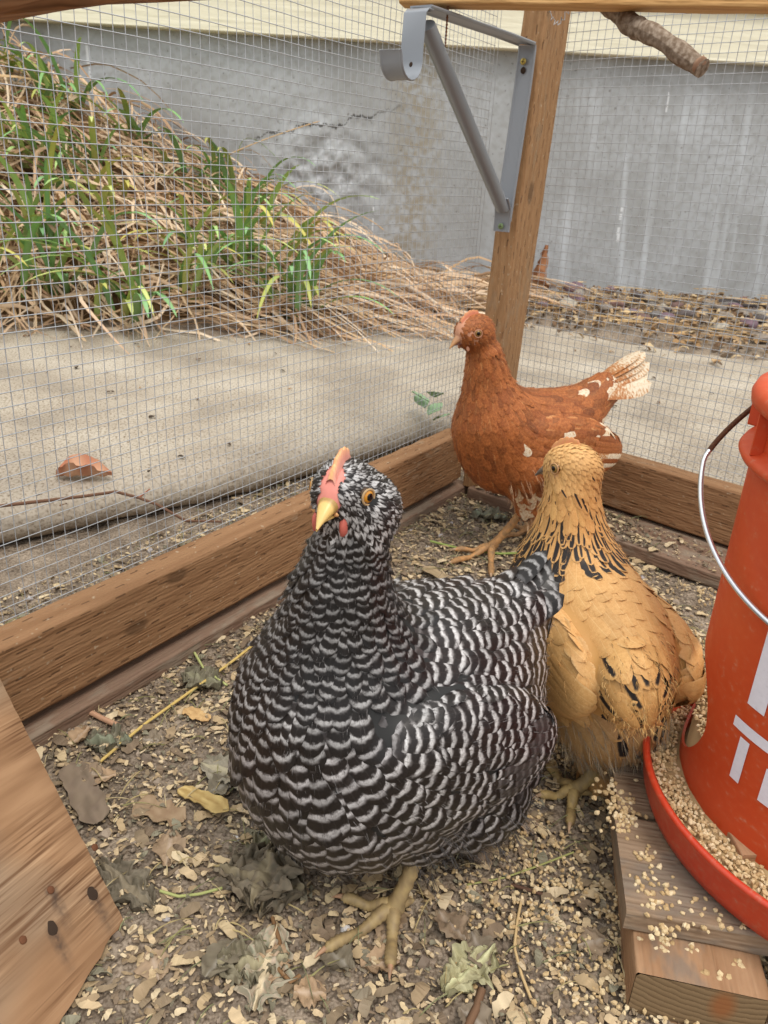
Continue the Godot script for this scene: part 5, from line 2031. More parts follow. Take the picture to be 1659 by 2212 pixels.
func hen_colour(hen: String, B: Bird, p: Vector3) -> Array:
	# [column of the atlas, tint]
	var z := B.at_zone
	var k := rnd(0.86, 1.08)
	if hen == "barred":
		k = rnd(0.7, 1.08)
	var white := Color(k, k, k)
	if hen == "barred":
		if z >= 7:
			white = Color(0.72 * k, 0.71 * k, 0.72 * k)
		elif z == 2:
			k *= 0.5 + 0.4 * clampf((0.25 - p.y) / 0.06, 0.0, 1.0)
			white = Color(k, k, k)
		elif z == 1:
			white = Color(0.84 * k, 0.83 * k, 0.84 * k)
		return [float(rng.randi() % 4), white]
	if hen == "buff":
		if z == 2:
			var h := p.y
			if h > 0.262:
				return [0.0 if rng.randf() < 0.7 else 1.0, Color(k, 0.95 * k, 0.9 * k)]
			if h > 0.235:
				return [1.0 if rng.randf() < 0.5 else 2.0, Color(0.98 * k, 0.96 * k, 0.92 * k)]
			return [3.0 if rng.randf() < 0.75 else 2.0, Color(0.98 * k, 0.96 * k, 0.92 * k)]
		if z == 4:
			return [[0.0, 0.0, 0.0, 1.0, 1.0][rng.randi() % 5], Color(k, 0.97 * k, 0.92 * k)]
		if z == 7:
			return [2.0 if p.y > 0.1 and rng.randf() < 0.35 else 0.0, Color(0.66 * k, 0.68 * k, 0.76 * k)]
		if z >= 8:
			return [0.0, Color(0.88 * k, 0.86 * k, 0.84 * k)]
		if rng.randf() < 0.006:
			return [1.0, white]
		return [0.0, white]
	if z == 4 and rng.randf() < 0.35 or ((z == 5 or z == 6) and p.x < -0.062 and rng.randf() < 0.55):
		return [2.0, white]
	if (z == 7 or z >= 8) and p.y < 0.13:
		return [2.0 if rng.randf() < 0.45 else 1.0, Color(1.05 * k, 1.05 * k, 1.05 * k)]
	if (z == 5 or z == 6) and rng.randf() < 0.07:
		return [2.0, white]
	k *= rnd(0.68, 1.2)
	return [[0.0, 1.0, 1.0, 3.0][rng.randi() % 4], Color(k, k, k)]


func loft(rings: Array, f: Vector3, up: Vector3, sides := 16) -> MB:
	# rings: [centre, half width, half height, colour]
	var mb := MB.new()
	var right := f.cross(up)
	for q in rings:
		for k in sides:
			var a := TAU * k / sides
			mb.vert(q[0] + right * (cos(a) * q[1]) + up * (sin(a) * q[2]), Vector3.UP, Vector2.ZERO, q[3])
	for i in rings.size() - 1:
		for k in sides:
			var a := i * sides + k
			var b := i * sides + (k + 1) % sides
			mb.quad(a, b, b + sides, a + sides)
	mb.smooth()
	return mb


func build_hen(hen: String, label: String, base: Vector3, yaw: float, s: float, prims: Array, look: float, nod: float, hs: float, feet: Array, tail: Dictionary) -> void:

	var B := Bird.new()
	for q in prims:
		B.add(q)
	var lk := deg_to_rad(look)
	var hf := Vector3(cos(lk), 0, -sin(lk))
	var hr := hf.cross(Vector3.UP)
	hf = hf.rotated(hr, deg_to_rad(nod))
	var hu := hr.cross(hf)
	var hc := B.a[3]
	var neck := (B.a[2] - B.b[2]).normalized()
	var tail_dir := (B.b[4] - B.a[4]).normalized()
	B.flow = PackedVector3Array([Vector3(-1, -0.22, 0), Vector3(-0.32, -0.95, 0), neck, (-hf * 0.75 - hu * 0.65).normalized(), tail_dir, Vector3(-1, -0.16, 0), Vector3(-1, -0.16, 0), Vector3(-0.55, -0.85, 0), Vector3(-0.3, -1, 0), Vector3(-0.3, -1, 0)])
	if hen == "barred":
		B.size = PackedVector3Array([Vector3(0.036, 0.024, 0.0092), Vector3(0.045, 0.030, 0.0138), Vector3(0.022, 0.0135, 0.0070), Vector3(0.0050, 0.0031, 0.0030), Vector3(0.038, 0.025, 0.0105), Vector3(0.033, 0.021, 0.0078), Vector3(0.033, 0.021, 0.0078), Vector3(0.040, 0.026, 0.0115), Vector3(0.036, 0.024, 0.0110), Vector3(0.036, 0.024, 0.0110)])
	elif hen == "buff":
		B.size = PackedVector3Array([Vector3(0.034, 0.024, 0.009), Vector3(0.030, 0.022, 0.009), Vector3(0.026, 0.0085, 0.006), Vector3(0.0075, 0.005, 0.003), Vector3(0.036, 0.022, 0.009), Vector3(0.036, 0.022, 0.009), Vector3(0.036, 0.022, 0.009), Vector3(0.030, 0.02, 0.009), Vector3(0.026, 0.018, 0.009), Vector3(0.026, 0.018, 0.009)])
	else:
		B.size = PackedVector3Array([Vector3(0.034, 0.023, 0.009), Vector3(0.028, 0.019, 0.009), Vector3(0.024, 0.010, 0.006), Vector3(0.0075, 0.005, 0.003), Vector3(0.036, 0.022, 0.009), Vector3(0.034, 0.021, 0.009), Vector3(0.034, 0.021, 0.009), Vector3(0.03, 0.02, 0.009), Vector3(0.026, 0.018, 0.009), Vector3(0.026, 0.018, 0.009)])
	for i in range(10, prims.size()):
		var zn := B.zone[i]
		B.flow.append((tail_dir + Vector3(0, -0.7, 0)).normalized() if zn == 4 else B.flow[zn])
		B.size.append(Vector3(0.034, 0.016, 0.009) if zn == 4 else B.size[zn])
	var yw := deg_to_rad(yaw)
	var fx := Vector3(cos(yw), 0, sin(yw))
	var frame := Transform3D(Basis(fx, Vector3.UP, fx.cross(Vector3.UP)) * s, base)
	var inverse := frame.affine_inverse()
	var o := thing(hen + "_hen", label, "hen", base)
	o.basis = frame.basis
	var mat_f := mat(hen + "_plumage", Color.WHITE, 0.42 if hen == "barred" else 0.6, 0.45)
	mat_f.vertex_color_use_as_albedo = true
	mat_f.albedo_texture = feather_atlas(hen)
	mat_f.transparency = BaseMaterial3D.TRANSPARENCY_ALPHA_SCISSOR
	mat_f.alpha_scissor_threshold = 0.5
	mat_f.backlight = Color(0.06, 0.06, 0.06) if hen == "barred" else Color(0.14, 0.11, 0.07)

	var mat_q := mat_f.duplicate() as StandardMaterial3D
	mat_q.resource_name = hen + "_quills"
	mat_q.transparency = BaseMaterial3D.TRANSPARENCY_DISABLED

	# ---- body: one skin with legs and toes
	var body := MB.new()
	var cut := B.b[2].y - 0.045
	var under := {"barred": lin(38, 34, 34), "buff": lin(196, 148, 88), "red": lin(134, 74, 34)}[hen] as Color
	var pink := {"barred": lin(222, 142, 128), "buff": lin(206, 158, 110), "red": lin(206, 150, 120)}[hen] as Color
	var trunk := B.skin(Vector3(-0.20, 0.02, -0.12), Vector3(0.16, cut + 0.006, 0.12), 0.0085)
	var top := B.skin(Vector3(hc.x - 0.06, cut, hc.z - 0.06), Vector3(hc.x + 0.06, hc.y + 0.042, hc.z + 0.06), 0.0034)
	var samples := []
	for e in 2:
		var pts: PackedVector3Array = [trunk, top][e][0]
		var tris: PackedInt32Array = [trunk, top][e][1]
		var at := body.v.size()
		for p in pts:
			var q := p - hc
			var hx := q.dot(hf) / hs
			var hy := q.dot(hu) / hs
			var hz := absf(q.dot(hr)) / hs
			var c := under
			if e == 1:
				var face := clampf((hx - 0.009) / 0.005, 0.0, 1.0) * clampf((hy + 0.006) / 0.005, 0.0, 1.0) * clampf((0.012 - hz) / 0.004, 0.0, 1.0)
				if hen != "barred":
					face = maxf(face, clampf((hx - 0.004) / 0.004, 0.0, 1.0) * clampf((0.014 - hy) / 0.004, 0.0, 1.0) * clampf((hy + 0.012) / 0.004, 0.0, 1.0))
				c = under.lerp(pink, face)
			body.vert(p, Vector3.UP, Vector2.ZERO, c)
		for k in range(0, tris.size(), 3):
			body.tri(at + tris[k], at + tris[k + 1], at + tris[k + 2])
			var m := (pts[tris[k]] + pts[tris[k + 1]] + pts[tris[k + 2]]) / 3.0
			if e == 0 and m.y < cut or e == 1 and m.y >= cut:
				samples.append([pts[tris[k]], pts[tris[k + 1]], pts[tris[k + 2]], (pts[tris[k + 1]] - pts[tris[k]]).cross(pts[tris[k + 2]] - pts[tris[k]]).length() * 0.5])
	body.smooth()
	var leg_from := body.v.size()
	var legc := {"barred": lin(176, 152, 106), "buff": lin(196, 168, 110), "red": lin(204, 152, 98)}[hen] as Color
	var claw := lin(206, 170, 138) if hen != "barred" else lin(196, 150, 118)
	for ft in feet:
		# ft: [hip in own axes, heel on the ground in the world, toe tips in the world ...]
		var hip: Vector3 = ft[0]
		var heel := inverse * (ft[1] as Vector3)
		var low := heel + Vector3(0, 0.009, 0)
		var knee := hip.lerp(low, 0.35) + Vector3(-0.018, 0.0, 0.0)
		var path := PackedVector3Array()
		var rad := PackedFloat32Array()
		for i in 41:
			var t := i / 40.0
			var p := hip.lerp(knee, t).lerp(knee.lerp(low, t), t)
			path.append(p)
			rad.append(lerpf(0.0115, 0.0062, smoothstep(0.0, 0.45, t)) + (0.0009 if i % 3 == 0 else 0.0) + 0.0022 * smoothstep(0.9, 1.0, t))
		body.tube(path, rad, 12, legc, 0.85)
		for j in range(2, ft.size()):
			var tipp := inverse * (ft[j] as Vector3)
			tipp.y = heel.y + 0.0045
			var q := PackedVector3Array()
			var qr := PackedFloat32Array()
			var out := tipp - low
			for i in 31:
				var t := i / 30.0
				var p := low + out * t
				p.y = lerpf(low.y, tipp.y, smoothstep(0.0, 0.55, t)) + 0.0022 * sin(t * PI * 3.0) * (1.0 - t * 0.5)
				q.append(p)
				qr.append(lerpf(0.0052, 0.0034, t) + (0.0008 if i % 2 == 0 else 0.0) + 0.0006 * sin(t * PI * 3.0) - 0.0016 * smoothstep(0.93, 1.0, t))
			body.tube(q, qr, 10, legc, 0.85)
			var cl := PackedVector3Array()
			for i in 6:
				var t := i / 5.0
				cl.append(tipp + out.normalized() * (0.009 * t - 0.001) + Vector3(0, 0.0012 - 0.0035 * t * t, 0))
			body.tube(cl, PackedFloat32Array([0.0022, 0.0020, 0.0017, 0.0013, 0.0008, 0.0003]), 8, claw)
		# hind toe
		var hind := inverse.basis * Vector3(0, 0, 0)
		var mean := Vector3.ZERO
		for j in range(2, ft.size()):
			mean += inverse * (ft[j] as Vector3) - heel
		hind = -Vector3(mean.x, 0, mean.z).normalized() * 0.02
		var hp := PackedVector3Array()
		for i in 8:
			hp.append(low.lerp(heel + hind + Vector3(0, 0.004, 0), i / 7.0))
		body.tube(hp, PackedFloat32Array([0.0045, 0.0042, 0.004, 0.0036, 0.0034, 0.003, 0.0024, 0.0008]), 8, legc)
	for i in range(leg_from, body.c.size()):
		var q := body.v[i]
		var k := 0.72 + 0.5 * fine_noise.get_noise_3d(q.x * 2600.0, q.y * 2600.0, q.z * 2600.0) + 0.25 * bump_noise.get_noise_3d(q.x * 900.0, q.y * 900.0, q.z * 900.0)
		body.c[i] = body.c[i].lerp(lin(116, 98, 76), clampf(1.15 - k, 0.0, 0.8))
	part("body", body.mesh(M.skin), o)

	# ---- plumage
	var area := 0.0
	var sums := PackedFloat32Array()
	for q in samples:
		area += q[3]
		sums.append(area)
	var coat := {"back": MB.new(), "breast": MB.new(), "neck": MB.new(), "head": MB.new(), "tail_cover": MB.new(), "wing": MB.new(), "belly": MB.new()}
	var zone_of := ["back", "breast", "neck", "head", "tail_cover", "wing", "wing", "belly", "belly", "belly"]
	var fluff := MB.new()
	var near := [{}, {}]
	var grid := [0.018, 0.0042]
	var count := 0
	var head_area := 0.0
	for q in samples:
		if q[0].y > cut + 0.02:
			head_area += q[3]
	# more darts at the head, where feathers are small
	for pass_no in 2:
		var darts := 40000 if pass_no == 0 else (190000 if hen == "barred" else 90000)
		for k in darts:
			var w := rng.randf() * area
			var lo := sums.bsearch(w)
			var q: Array = samples[mini(lo, samples.size() - 1)]
			var r1 := sqrt(rng.randf())
			var r2 := rng.randf()
			var p: Vector3 = q[0] * (1.0 - r1) + q[1] * (r1 * (1.0 - r2)) + q[2] * (r1 * r2)
			if pass_no == 1 and p.y < cut + 0.012:
				continue
			B.field(p)
			if hen != "barred" and B.at_zone < 2 and p.y > B.a[2].y - 0.02 and B.solid(2, p) < 0.011:
				# cape of long neck feathers over the shoulders
				B.at_zone = 2
				B.at_size = Vector3(0.034, 0.0105, 0.007)
				B.at_flow = (neck + Vector3(-0.35, 0, 0)).normalized()
			var L := B.at_size.x
			var W := B.at_size.y
			var gap := (0.82 if hen == "barred" else 0.85) * sqrt(L * 0.36 * W * 0.60)
			var fine := 1 if gap < 0.0040 else 0
			if fine != pass_no:
				continue
			var hq := p - hc
			var hx := hq.dot(hf) / hs
			var hy := hq.dot(hu) / hs
			var hz := absf(hq.dot(hr)) / hs
			# bare face round the beak, the eyes and the comb
			if hx > 0.012 and hz < (0.0085 if hy < 0.006 else 0.0062) and hy > -0.011:
				continue
			if hz < 0.0034 and hx > -0.008 and hy > 0.012:
				continue
			var eye_d := Vector2(hx - 0.010, hy - 0.005).length()
			if eye_d < 0.0066 and hz > 0.012:
				continue
			if hen != "barred" and pass_no == 1 and hx > 0.003 and hy < 0.012 and hy > -0.010 and rng.randf() < 0.8:
				continue
			var g: float = grid[fine]
			var cell := Vector3i((p / g).floor())
			var ok := true
			for dz in range(-1, 2):
				for dy in range(-1, 2):
					for dx in range(-1, 2):
						var there = near[fine].get(cell + Vector3i(dx, dy, dz))
						if there != null:
							for other: Vector3 in there:
								if other.distance_squared_to(p) < gap * gap:
									ok = false
									break
						if not ok:
							break
					if not ok:
						break
				if not ok:
					break
			if not ok:
				continue
			if not near[fine].has(cell):
				near[fine][cell] = []
			near[fine][cell].append(p)
			var zone := B.at_zone
			var n := B.normal(p)
			p -= n * B.d(p)
			var f := B.at_flow
			f += Vector3(rnd(-0.16, 0.16), rnd(-0.16, 0.16), rnd(-0.16, 0.16))
			var t := (f - n * f.dot(n)).normalized()
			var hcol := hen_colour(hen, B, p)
			var puff := 1.0 if fine == 0 else 0.4
			var low_part := zone >= 7 or hen == "buff" and zone == 4
			if low_part:
				puff = 1.5
			if hen != "barred" and not low_part:
				puff *= 0.5
			var len_k := rnd(0.8, 1.25)
			var bars := B.at_size.z * rnd(0.86, 1.14)
			var dest: MB = coat[zone_of[zone]]
			if fine:
				var salt := [0.38, 0.42, 0.45, 0.5, 0.08, 0.62, 0.3][rng.randi() % 7] as float
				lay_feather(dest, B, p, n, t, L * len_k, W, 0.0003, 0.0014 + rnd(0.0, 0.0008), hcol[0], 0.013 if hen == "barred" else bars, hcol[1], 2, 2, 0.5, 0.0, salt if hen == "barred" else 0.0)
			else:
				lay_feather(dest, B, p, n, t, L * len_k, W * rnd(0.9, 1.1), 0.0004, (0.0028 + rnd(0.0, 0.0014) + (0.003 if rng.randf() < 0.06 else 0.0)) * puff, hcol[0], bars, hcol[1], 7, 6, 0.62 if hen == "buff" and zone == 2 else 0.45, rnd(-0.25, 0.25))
			count += 1
			if fine == 0:
				# single barbs that stand away from the tip
				var last := dest.v.size()
				for j in 7:
					var vi := last - 1 - rng.randi() % 28
					var bc := lin(40, 35, 34) if rng.randf() < 0.6 else lin(128, 125, 124)
					if hen == "buff":
						bc = lin(222, 178, 118).lerp(lin(206, 152, 90), rng.randf())
					elif hen == "red":
						bc = lin(190, 116, 62).lerp(lin(140, 76, 38), rng.randf())
					strand(fluff, dest.v[vi] + dest.n[vi] * 0.0002, (t + n * rnd(0.0, 0.25) + Vector3(rnd(-0.3, 0.3), rnd(-0.3, 0.3), rnd(-0.3, 0.3))).normalized(), -n * 0.15, L * rnd(0.08, 0.2), 0.00026, bc)
			# loose down at the lower edges and single barbs elsewhere
			var many := 16 if low_part else 1
			for j in many:
				if not low_part and rng.randf() < 0.6:
					continue
				var sc := under.lerp(lin(112, 109, 108) if hen == "barred" else lin(226, 186, 130), rnd(0.1, 0.9))
				if hen == "red" and low_part:
					sc = lin(226, 196, 160).lerp(under, rnd(0.0, 0.8))
				if hen == "buff" and low_part:
					sc = lin(206, 176, 130).lerp(lin(132, 128, 120), rnd(0.0, 0.7) + (0.3 if zone == 7 else 0.0))
					if zone == 4:
						sc = [lin(214, 172, 108), lin(226, 190, 130), lin(52, 45, 40), lin(70, 60, 52), lin(196, 150, 90)][rng.randi() % 5]
				var lift := rnd(0.2, 0.9) if low_part else rnd(0.15, 0.5)
				strand(fluff, p + t * rnd(0.0, L) + n * 0.002, (t + n * lift + Vector3(rnd(-0.3, 0.3), rnd(-0.3, 0.3), rnd(-0.3, 0.3))).normalized(), (t * 0.35 + Vector3(0, -0.12, 0)), L * ((rnd(0.12, 0.3) if zone == 4 else rnd(0.25, 0.55)) if low_part else rnd(0.3, 0.6)) * (1.0 if fine == 0 else 0.8), 0.00036 if low_part else 0.00022, sc)
	for key in coat:
		if coat[key].v.size():
			var plume := part(key + "_plumage", coat[key].mesh(mat_f), o)
			plume.set_meta("kind", "stuff")
	part("down", fluff.mesh(M.down), o).set_meta("kind", "stuff")

	# flight feathers along the lower edge of each folded wing
	for side in [1, -1]:
		for i in 7:
			var wi := 5 if side == 1 else 6
			var c := B.a[wi]
			var rr := B.b[wi]
			var p := c + Vector3(rr.x * (0.05 - 0.09 * i), rr.y * (-0.62 + 0.17 * i), rr.z * side)
			for j in 3:
				p -= B.normal(p) * B.d(p)
			var n := B.normal(p)
			var dir := Vector3(-1, -0.05 - 0.03 * i, 0)
			var t := (dir - n * dir.dot(n)).normalized()
			var fl := MB.new()
			var k := rnd(0.85, 1.0)
			lay_feather(fl, B, p, n, t, rr.x * (0.92 - 0.035 * i), 0.019, 0.002, 0.0052 + 0.0006 * i, [0.0, 1.0, 0.0, 3.0][i % 4] if hen == "barred" else (0.0 if hen == "buff" else [0.0, 2.0, 3.0, 2.0, 1.0, 0.0, 3.0][i]), 0.0075, Color(k, k, k), 10, 4, 0.75)
			part("flight_feather", fl.mesh(mat_q), o)

	# tail
	var root := B.b[4]
	for i in tail.count:
		var q: float = (i / float(tail.count - 1) - 0.5) * 2.0
		var dir := Vector3(-cos(tail.rise), sin(tail.rise), 0) + Vector3(0, -0.30 * absf(q), tail.fan * q)
		var up := Vector3(0.35, 1, 0) + Vector3(0, 0, q * tail.roof)
		var k := rnd(0.88, 1.0) * (0.6 if hen == "barred" else 1.0)
		var column: float = float(rng.randi() % 4) if hen == "barred" else (2.0 if hen == "red" else [0.0, 1.0, 0.0, 2.0, 0.0][i % 5])
		var qu := quill(root + Vector3(0.035, -0.006 * absf(q), 0.016 * q), dir, up, tail.length * (1.0 - 0.18 * absf(q)) * rnd(0.94, 1.05), tail.width, tail.droop + rnd(-0.05, 0.05), column, 0.0085, Color(k, k, k))
		part("tail_feather", qu.mesh(mat_q), o)

	# ---- head
	var at_head := func(x: float, y: float, z: float) -> Vector3:
		return hc + (hf * x + hu * y + hr * z) * hs
	var horn := {"barred": lin(222, 182, 104), "buff": lin(132, 112, 96), "red": lin(150, 106, 100)}[hen] as Color
	var tipc := {"barred": lin(228, 192, 122), "buff": lin(96, 86, 80), "red": lin(200, 150, 96)}[hen] as Color
	var beak := Node3D.new()
	beak.name = "beak"
	o.add_child(beak)
	var rings := []
	for i in 13:
		var t := i / 12.0
		var w := lerpf(0.0105, 0.0007, pow(t, 1.25)) * hs
		var h := lerpf(0.0090, 0.0010, pow(t, 1.5)) * hs
		var c := horn.lerp(tipc, t)
		if hen == "barred" and t > 0.18 and t < 0.5:
			c = horn.lerp(lin(104, 74, 46), 0.55)
		rings.append([at_head.call(0.019 + 0.028 * t, 0.001 - 0.0145 * t * t - 0.001, 0.0), w, h, c])
	rings.push_front([at_head.call(0.014, 0.0, 0.0), 0.0100 * hs, 0.0088 * hs, pink])
	part("upper_beak", loft(rings, hf, hu).mesh(M.horn), beak)
	rings = []
	for i in 9:
		var t := i / 8.0
		rings.append([at_head.call(0.015 + 0.024 * t, -0.0085 - 0.003 * t, 0.0), lerpf(0.0082, 0.0008, pow(t, 1.4)) * hs, lerpf(0.0036, 0.0007, t) * hs, horn.darkened(0.08)])
	part("lower_beak", loft(rings, hf, hu).mesh(M.horn), beak)
	for z in [-1, 1]:
		var nos := rough_ball(4, 6, 0.0, 0.6)
		for i in nos.c.size():
			nos.c[i] = lin(96, 78, 60)
		part("nostril", nos.mesh(M.skin), beak, Transform3D(Basis.IDENTITY.scaled(Vector3.ONE * 0.0013), at_head.call(0.0235, 0.0032, 0.0046 * z)))
		# fleshy corner of the mouth
		var gape := MB.new()
		gape.tube(PackedVector3Array([at_head.call(0.028, -0.0075, 0.0060 * z), at_head.call(0.022, -0.0082, 0.0092 * z), at_head.call(0.019, -0.0098, 0.0140 * z), at_head.call(0.013, -0.0125, 0.0185 * z)]), PackedFloat32Array([0.0014, 0.0026, 0.0029, 0.0014]), 8, horn.lerp(pink, 0.4))
		part("mouth_corner", gape.mesh(M.skin), beak)
	for z in [-1, 1]:
		# the eyeball sits in the side of the head and looks outwards and a little forwards
		var c: Vector3 = at_head.call(0.010, 0.005, 0.0)
		var outw: Vector3 = (hr * z * 1.0 + hf * 0.42 + hu * 0.05).normalized()
		var p: Vector3 = c + hr * (z * 0.03)
		for j in 9:
			p -= (hr * z) * B.d(p)
		var ball := rough_ball(4, 44, 0.0, 1.0)
		for i in ball.v.size():
			var a := acos(clampf(ball.v[i].dot(outw), -1.0, 1.0))
			var iris := lin(196, 132, 40) if hen == "barred" else lin(150, 116, 60)
			ball.c[i] = lin(8, 7, 7) if a < 0.50 else (iris if a < 1.0 else lin(70, 48, 26))
		part("eye", ball.mesh(M.eye), o, Transform3D(Basis.IDENTITY.scaled(Vector3.ONE * 0.0054), p - outw * 0.0020))
		var lid := MB.new()
		var lp := PackedVector3Array()
		var side := outw.cross(hu).normalized()
		var vert := side.cross(outw)
		for i in 25:
			var a := TAU * i / 24.0
			lp.append(p + outw * 0.0014 + side * cos(a) * 0.0052 + vert * sin(a) * (0.0047 if sin(a) > 0.0 else 0.0054))
		lid.tube(lp, PackedFloat32Array([0.0008]), 7, lin(176, 146, 108) if hen == "barred" else pink.darkened(0.15))
		part("eyelid", lid.mesh(M.skin), o)
	# comb
	var comb := MB.new()
	var big := 0.85 if hen == "barred" else 0.55
	var n_c := 40
	var comb_low := {"barred": lin(224, 158, 144), "buff": lin(196, 140, 90), "red": lin(206, 128, 96)}[hen] as Color
	var comb_top := {"barred": lin(238, 186, 124), "buff": lin(206, 150, 90), "red": lin(214, 150, 96)}[hen] as Color
	for i in n_c + 1:
		var t := i / float(n_c)
		var x := lerpf(0.025, -0.010, t) * hs
		var hump := hc + hf * x + hu * 0.045
		for j in 9:
			hump -= hu * maxf(B.d(hump), 0.0) * 0.9
		var tall := (0.0035 + 0.0085 * sin(PI * clampf(t * 0.85 + 0.05, 0.0, 1.0)) + 0.0018 * absf(sin(t * PI * 5.0))) * big * hs
		if t > 0.93:
			tall *= 0.5
		var half := (0.0040 * (1.0 - t * 0.5)) * hs * (0.6 + 0.4 * big)
		for q in [[-1.25, -0.003, 0.0], [-0.85, tall * 0.4, 0.05], [-0.55, tall * 0.85, 0.55], [0.0, tall, 1.0], [0.55, tall * 0.85, 0.55], [0.85, tall * 0.4, 0.05], [1.25, -0.003, 0.0]]:
			var pimple := 0.0007 * fine_noise.get_noise_3d(i * 130.0, float(q[0]) * 200.0, 9.0) * big
			var cc := comb_low.lerp(comb_top, q[2])
			comb.vert(hump + hr * (q[0] * half + pimple) + hu * (q[1] + pimple), Vector3.UP, Vector2.ZERO, cc.lerp(lin(206, 120, 100), clampf(0.2 + 0.6 * fine_noise.get_noise_2d(i * 170.0, float(q[0]) * 300.0), 0.0, 0.5)))
	for i in n_c:
		for j in 6:
			var a := i * 7 + j
			comb.quad(a, a + 1, a + 8, a + 7)
	comb.smooth()
	part("comb", comb.mesh(M.skin), o)
	# wattles
	if hen != "buff":
		for z in [-1, 1]:
			var wat := rough_ball(21, 9, 0.15, 1.0)
			for i in wat.c.size():
				wat.c[i] = lin(190, 100, 88) if hen == "barred" else pink
			var sz := 1.0 if hen == "barred" else 0.5
			part("wattle", wat.mesh(M.skin), o, Transform3D(Basis(hf, hu, hr).scaled_local(Vector3(0.0060, 0.0086, 0.0034) * sz * hs), at_head.call(0.0215, -0.0185, 0.0115 * z)))


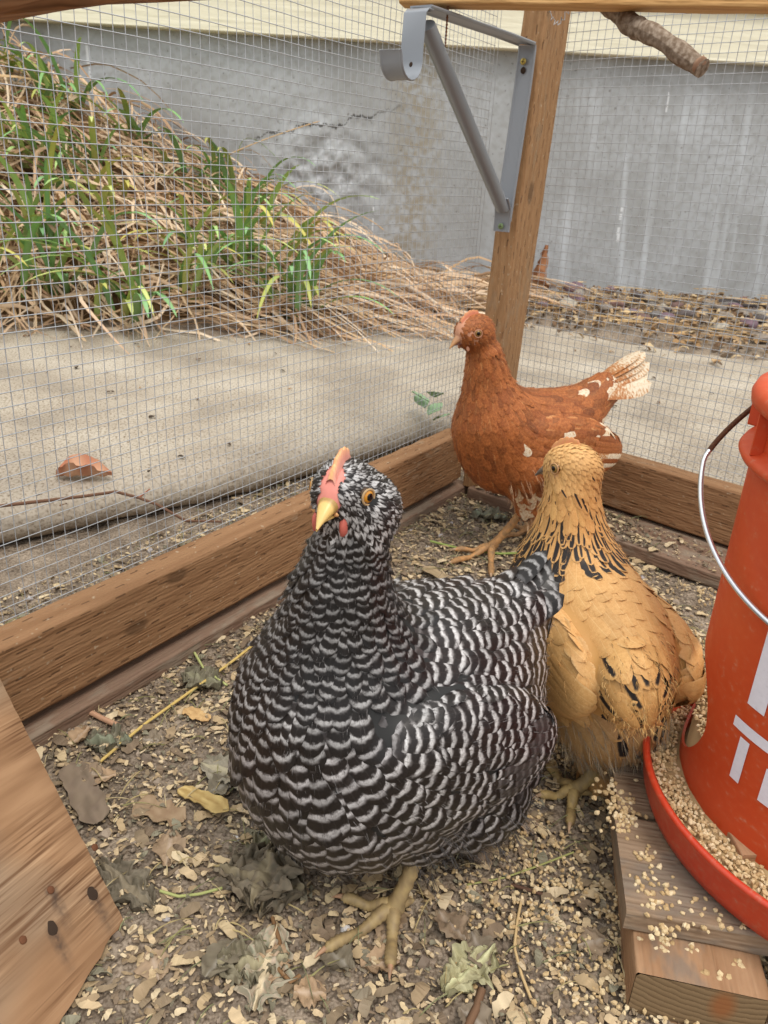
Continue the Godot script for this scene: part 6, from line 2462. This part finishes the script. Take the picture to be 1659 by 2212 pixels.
func build_hens() -> void:
	var g := FLOOR
	var f := func(px: float, py: float) -> Vector3:
		return on_y(px, py, g + 0.004)
	build_hen("barred", "black and white barred hen standing in the litter, her yellow beak turned outwards", Vector3(0.352, g, 0.775), 116.6, 1.0, [
		[1, -.005, .150, 0, .115, .094, .084, 4, 0, .03], [1, .055, .132, 0, .079, .098, .086, -12, 0, .03], [0, .068, .192, -.004, .056, .303, -.006, .054, .0245, .032],
		[1, .0614, .340, -.004, .0245, .0225, .0180, 0, 40, .012], [0, -.05, .175, 0, -.105, .212, 0, .060, .027, .03], [1, -.004, .152, .072, .082, .054, .021, 6, 0, .005],
		[1, -.002, .154, -.074, .082, .054, .021, 8, 0, .005], [1, -.046, .080, -.020, .058, .058, .060, 0, 0, .018], [0, -.03, .12, .042, -.02, .07, .044, .050, .02, .015], [0, .012, .115, -.040, .006, .068, -.046, .050, .026, .015], [1, .046, .327, -.006, .024, .024, .0240, 0, 40, .012, 3]],
		40.0, 2.0, 0.82, [[Vector3(0.01, 0.10, -0.052), f.call(850, 1978), f.call(700, 2062), f.call(842, 2100), f.call(738, 1947)], [Vector3(-0.03, 0.09, 0.045), Vector3(0.275, g, 0.735), Vector3(0.245, g, 0.785), Vector3(0.275, g, 0.79), Vector3(0.235, g, 0.75)]],
		{"count": 9, "rise": 0.78, "fan": 0.22, "roof": 1.4, "length": 0.074, "width": 0.020, "droop": 0.2})
	build_hen("buff", "golden buff hen with a black-streaked neck seen from behind beside the feeder", Vector3(0.4316, g, 0.5655), 222.0, 0.95, [
		[1, -.002, .150, 0, .102, .074, .064, 2, 0, .03], [1, .055, .155, 0, .063, .073, .062, -12, 0, .03], [0, .058, .19, -.006, .066, .272, -.010, .047, .027, .03],
		[1, .070, .300, -.012, .030, .0250, .0220, 0, 40, .012], [0, -.05, .160, -.004, -.085, .170, -.010, .044, .032, .02], [1, -.012, .148, .051, .085, .048, .019, -4, 0, .006],
		[1, -.012, .148, -.056, .085, .048, .020, -4, 0, .006], [1, -.050, .098, .0, .052, .050, .055, 0, 0, .015], [0, -.03, .10, .010, -.050, .016, .006, .046, .020, .02], [0, .012, .10, -.040, .0, .055, -.05, .040, .026, .02],
		[1, -.104, .166, -.022, .030, .033, .029, 0, 0, .012, 4], [1, -.076, .142, .014, .022, .030, .022, 0, 0, .016, 4]],
		40.0, -8.0, 0.86, [[Vector3(-0.045, 0.05, 0.006), f.call(1236, 1722), f.call(1165, 1727), f.call(1229, 1790), f.call(1182, 1660)]],
		{"count": 11, "rise": 0.25, "fan": 0.8, "roof": 1.6, "length": 0.060, "width": 0.022, "droop": 2.0})
	build_hen("red", "rust-red hen with a white-edged tail standing in the corner by the post", Vector3(0.172, g, 0.155), 124.0, 1.0, [
		[1, -.008, .180, 0, .116, .072, .062, 8, 0, .03], [1, .048, .176, 0, .060, .078, .058, -16, 0, .03], [0, .066, .215, 0, .086, .305, .002, .046, .025, .03],
		[1, .106, .338, 0, .030, .0245, .022, 0, 8, .012], [0, -.06, .198, 0, -.125, .246, 0, .046, .026, .03], [1, -.034, .176, .052, .094, .048, .020, 8, 0, .008],
		[1, -.034, .176, -.052, .094, .048, .020, 8, 0, .008], [1, -.045, .130, 0, .050, .046, .050, 0, 0, .02], [0, -.03, .145, .034, -.02, .09, .036, .042, .018, .02], [0, .015, .14, -.034, .008, .085, -.036, .042, .018, .02]],
		8.0, -10.0, 0.9, [[Vector3(0.008, 0.105, -0.038), f.call(1060, 1192), f.call(972, 1222), f.call(1060, 1248), f.call(982, 1193)], [Vector3(-0.02, 0.105, 0.038), f.call(1150, 1150), f.call(1085, 1165), f.call(1130, 1185), f.call(1100, 1140)]],
		{"count": 12, "rise": 0.62, "fan": 0.30, "roof": 1.1, "length": 0.112, "width": 0.034, "droop": 0.12})


func _ready() -> void:
	rng.seed = 20240611
	bump_noise.seed = 4
	bump_noise.frequency = 0.05
	bump_noise.fractal_octaves = 2
	fine_noise.seed = 9
	fine_noise.frequency = 0.05
	fine_noise.fractal_octaves = 2

	# camera
	var cam := Camera3D.new()
	cam.name = "camera"
	cam.fov = FOV
	cam.near = 0.02
	cam.far = 200.0
	cam.position = CAM
	cam.rotation_degrees = CAM_TURN
	var lens := CameraAttributesPhysical.new()
	lens.frustum_focal_length = 26.0
	lens.frustum_focus_distance = 0.62
	lens.exposure_aperture = 20.0
	cam.attributes = lens
	add_child(cam)
	cam.fov = FOV
	view = cam.basis

	# bright overcast sky, a weak and very soft sun high behind the camera
	var world := WorldEnvironment.new()
	world.name = "world"
	var env := Environment.new()
	env.background_mode = Environment.BG_SKY
	env.tonemap_mode = Environment.TONE_MAPPER_LINEAR
	env.tonemap_exposure = 1.42
	var sky := Sky.new()
	var sm := ProceduralSkyMaterial.new()
	sm.sky_top_color = Color(0.99, 1.0, 1.0)
	sm.sky_horizon_color = Color(0.66, 0.675, 0.69)
	sm.ground_horizon_color = Color(0.42, 0.40, 0.37)
	sm.ground_bottom_color = Color(0.3, 0.28, 0.26)
	sm.sky_curve = 0.6
	sm.sky_energy_multiplier = 1.12
	sky.sky_material = sm
	env.sky = sky
	env.sdfgi_enabled = true
	env.ssao_enabled = true
	env.ssil_enabled = true
	world.environment = env
	add_child(world)
	var sun := DirectionalLight3D.new()
	sun.name = "sun"
	sun.light_energy = 0.45
	sun.light_color = Color(1.0, 0.975, 0.94)
	sun.light_angular_distance = 22.0
	sun.shadow_enabled = true
	sun.rotation_degrees = Vector3(-64, 62, 0)
	add_child(sun)

	make_materials()
	build_ground()
	build_house()
	build_run()
	build_bracket()
	build_feeder()
	build_platform()
	build_ramp()
	build_clump()
	build_stones()
	build_hens()
	build_litter()
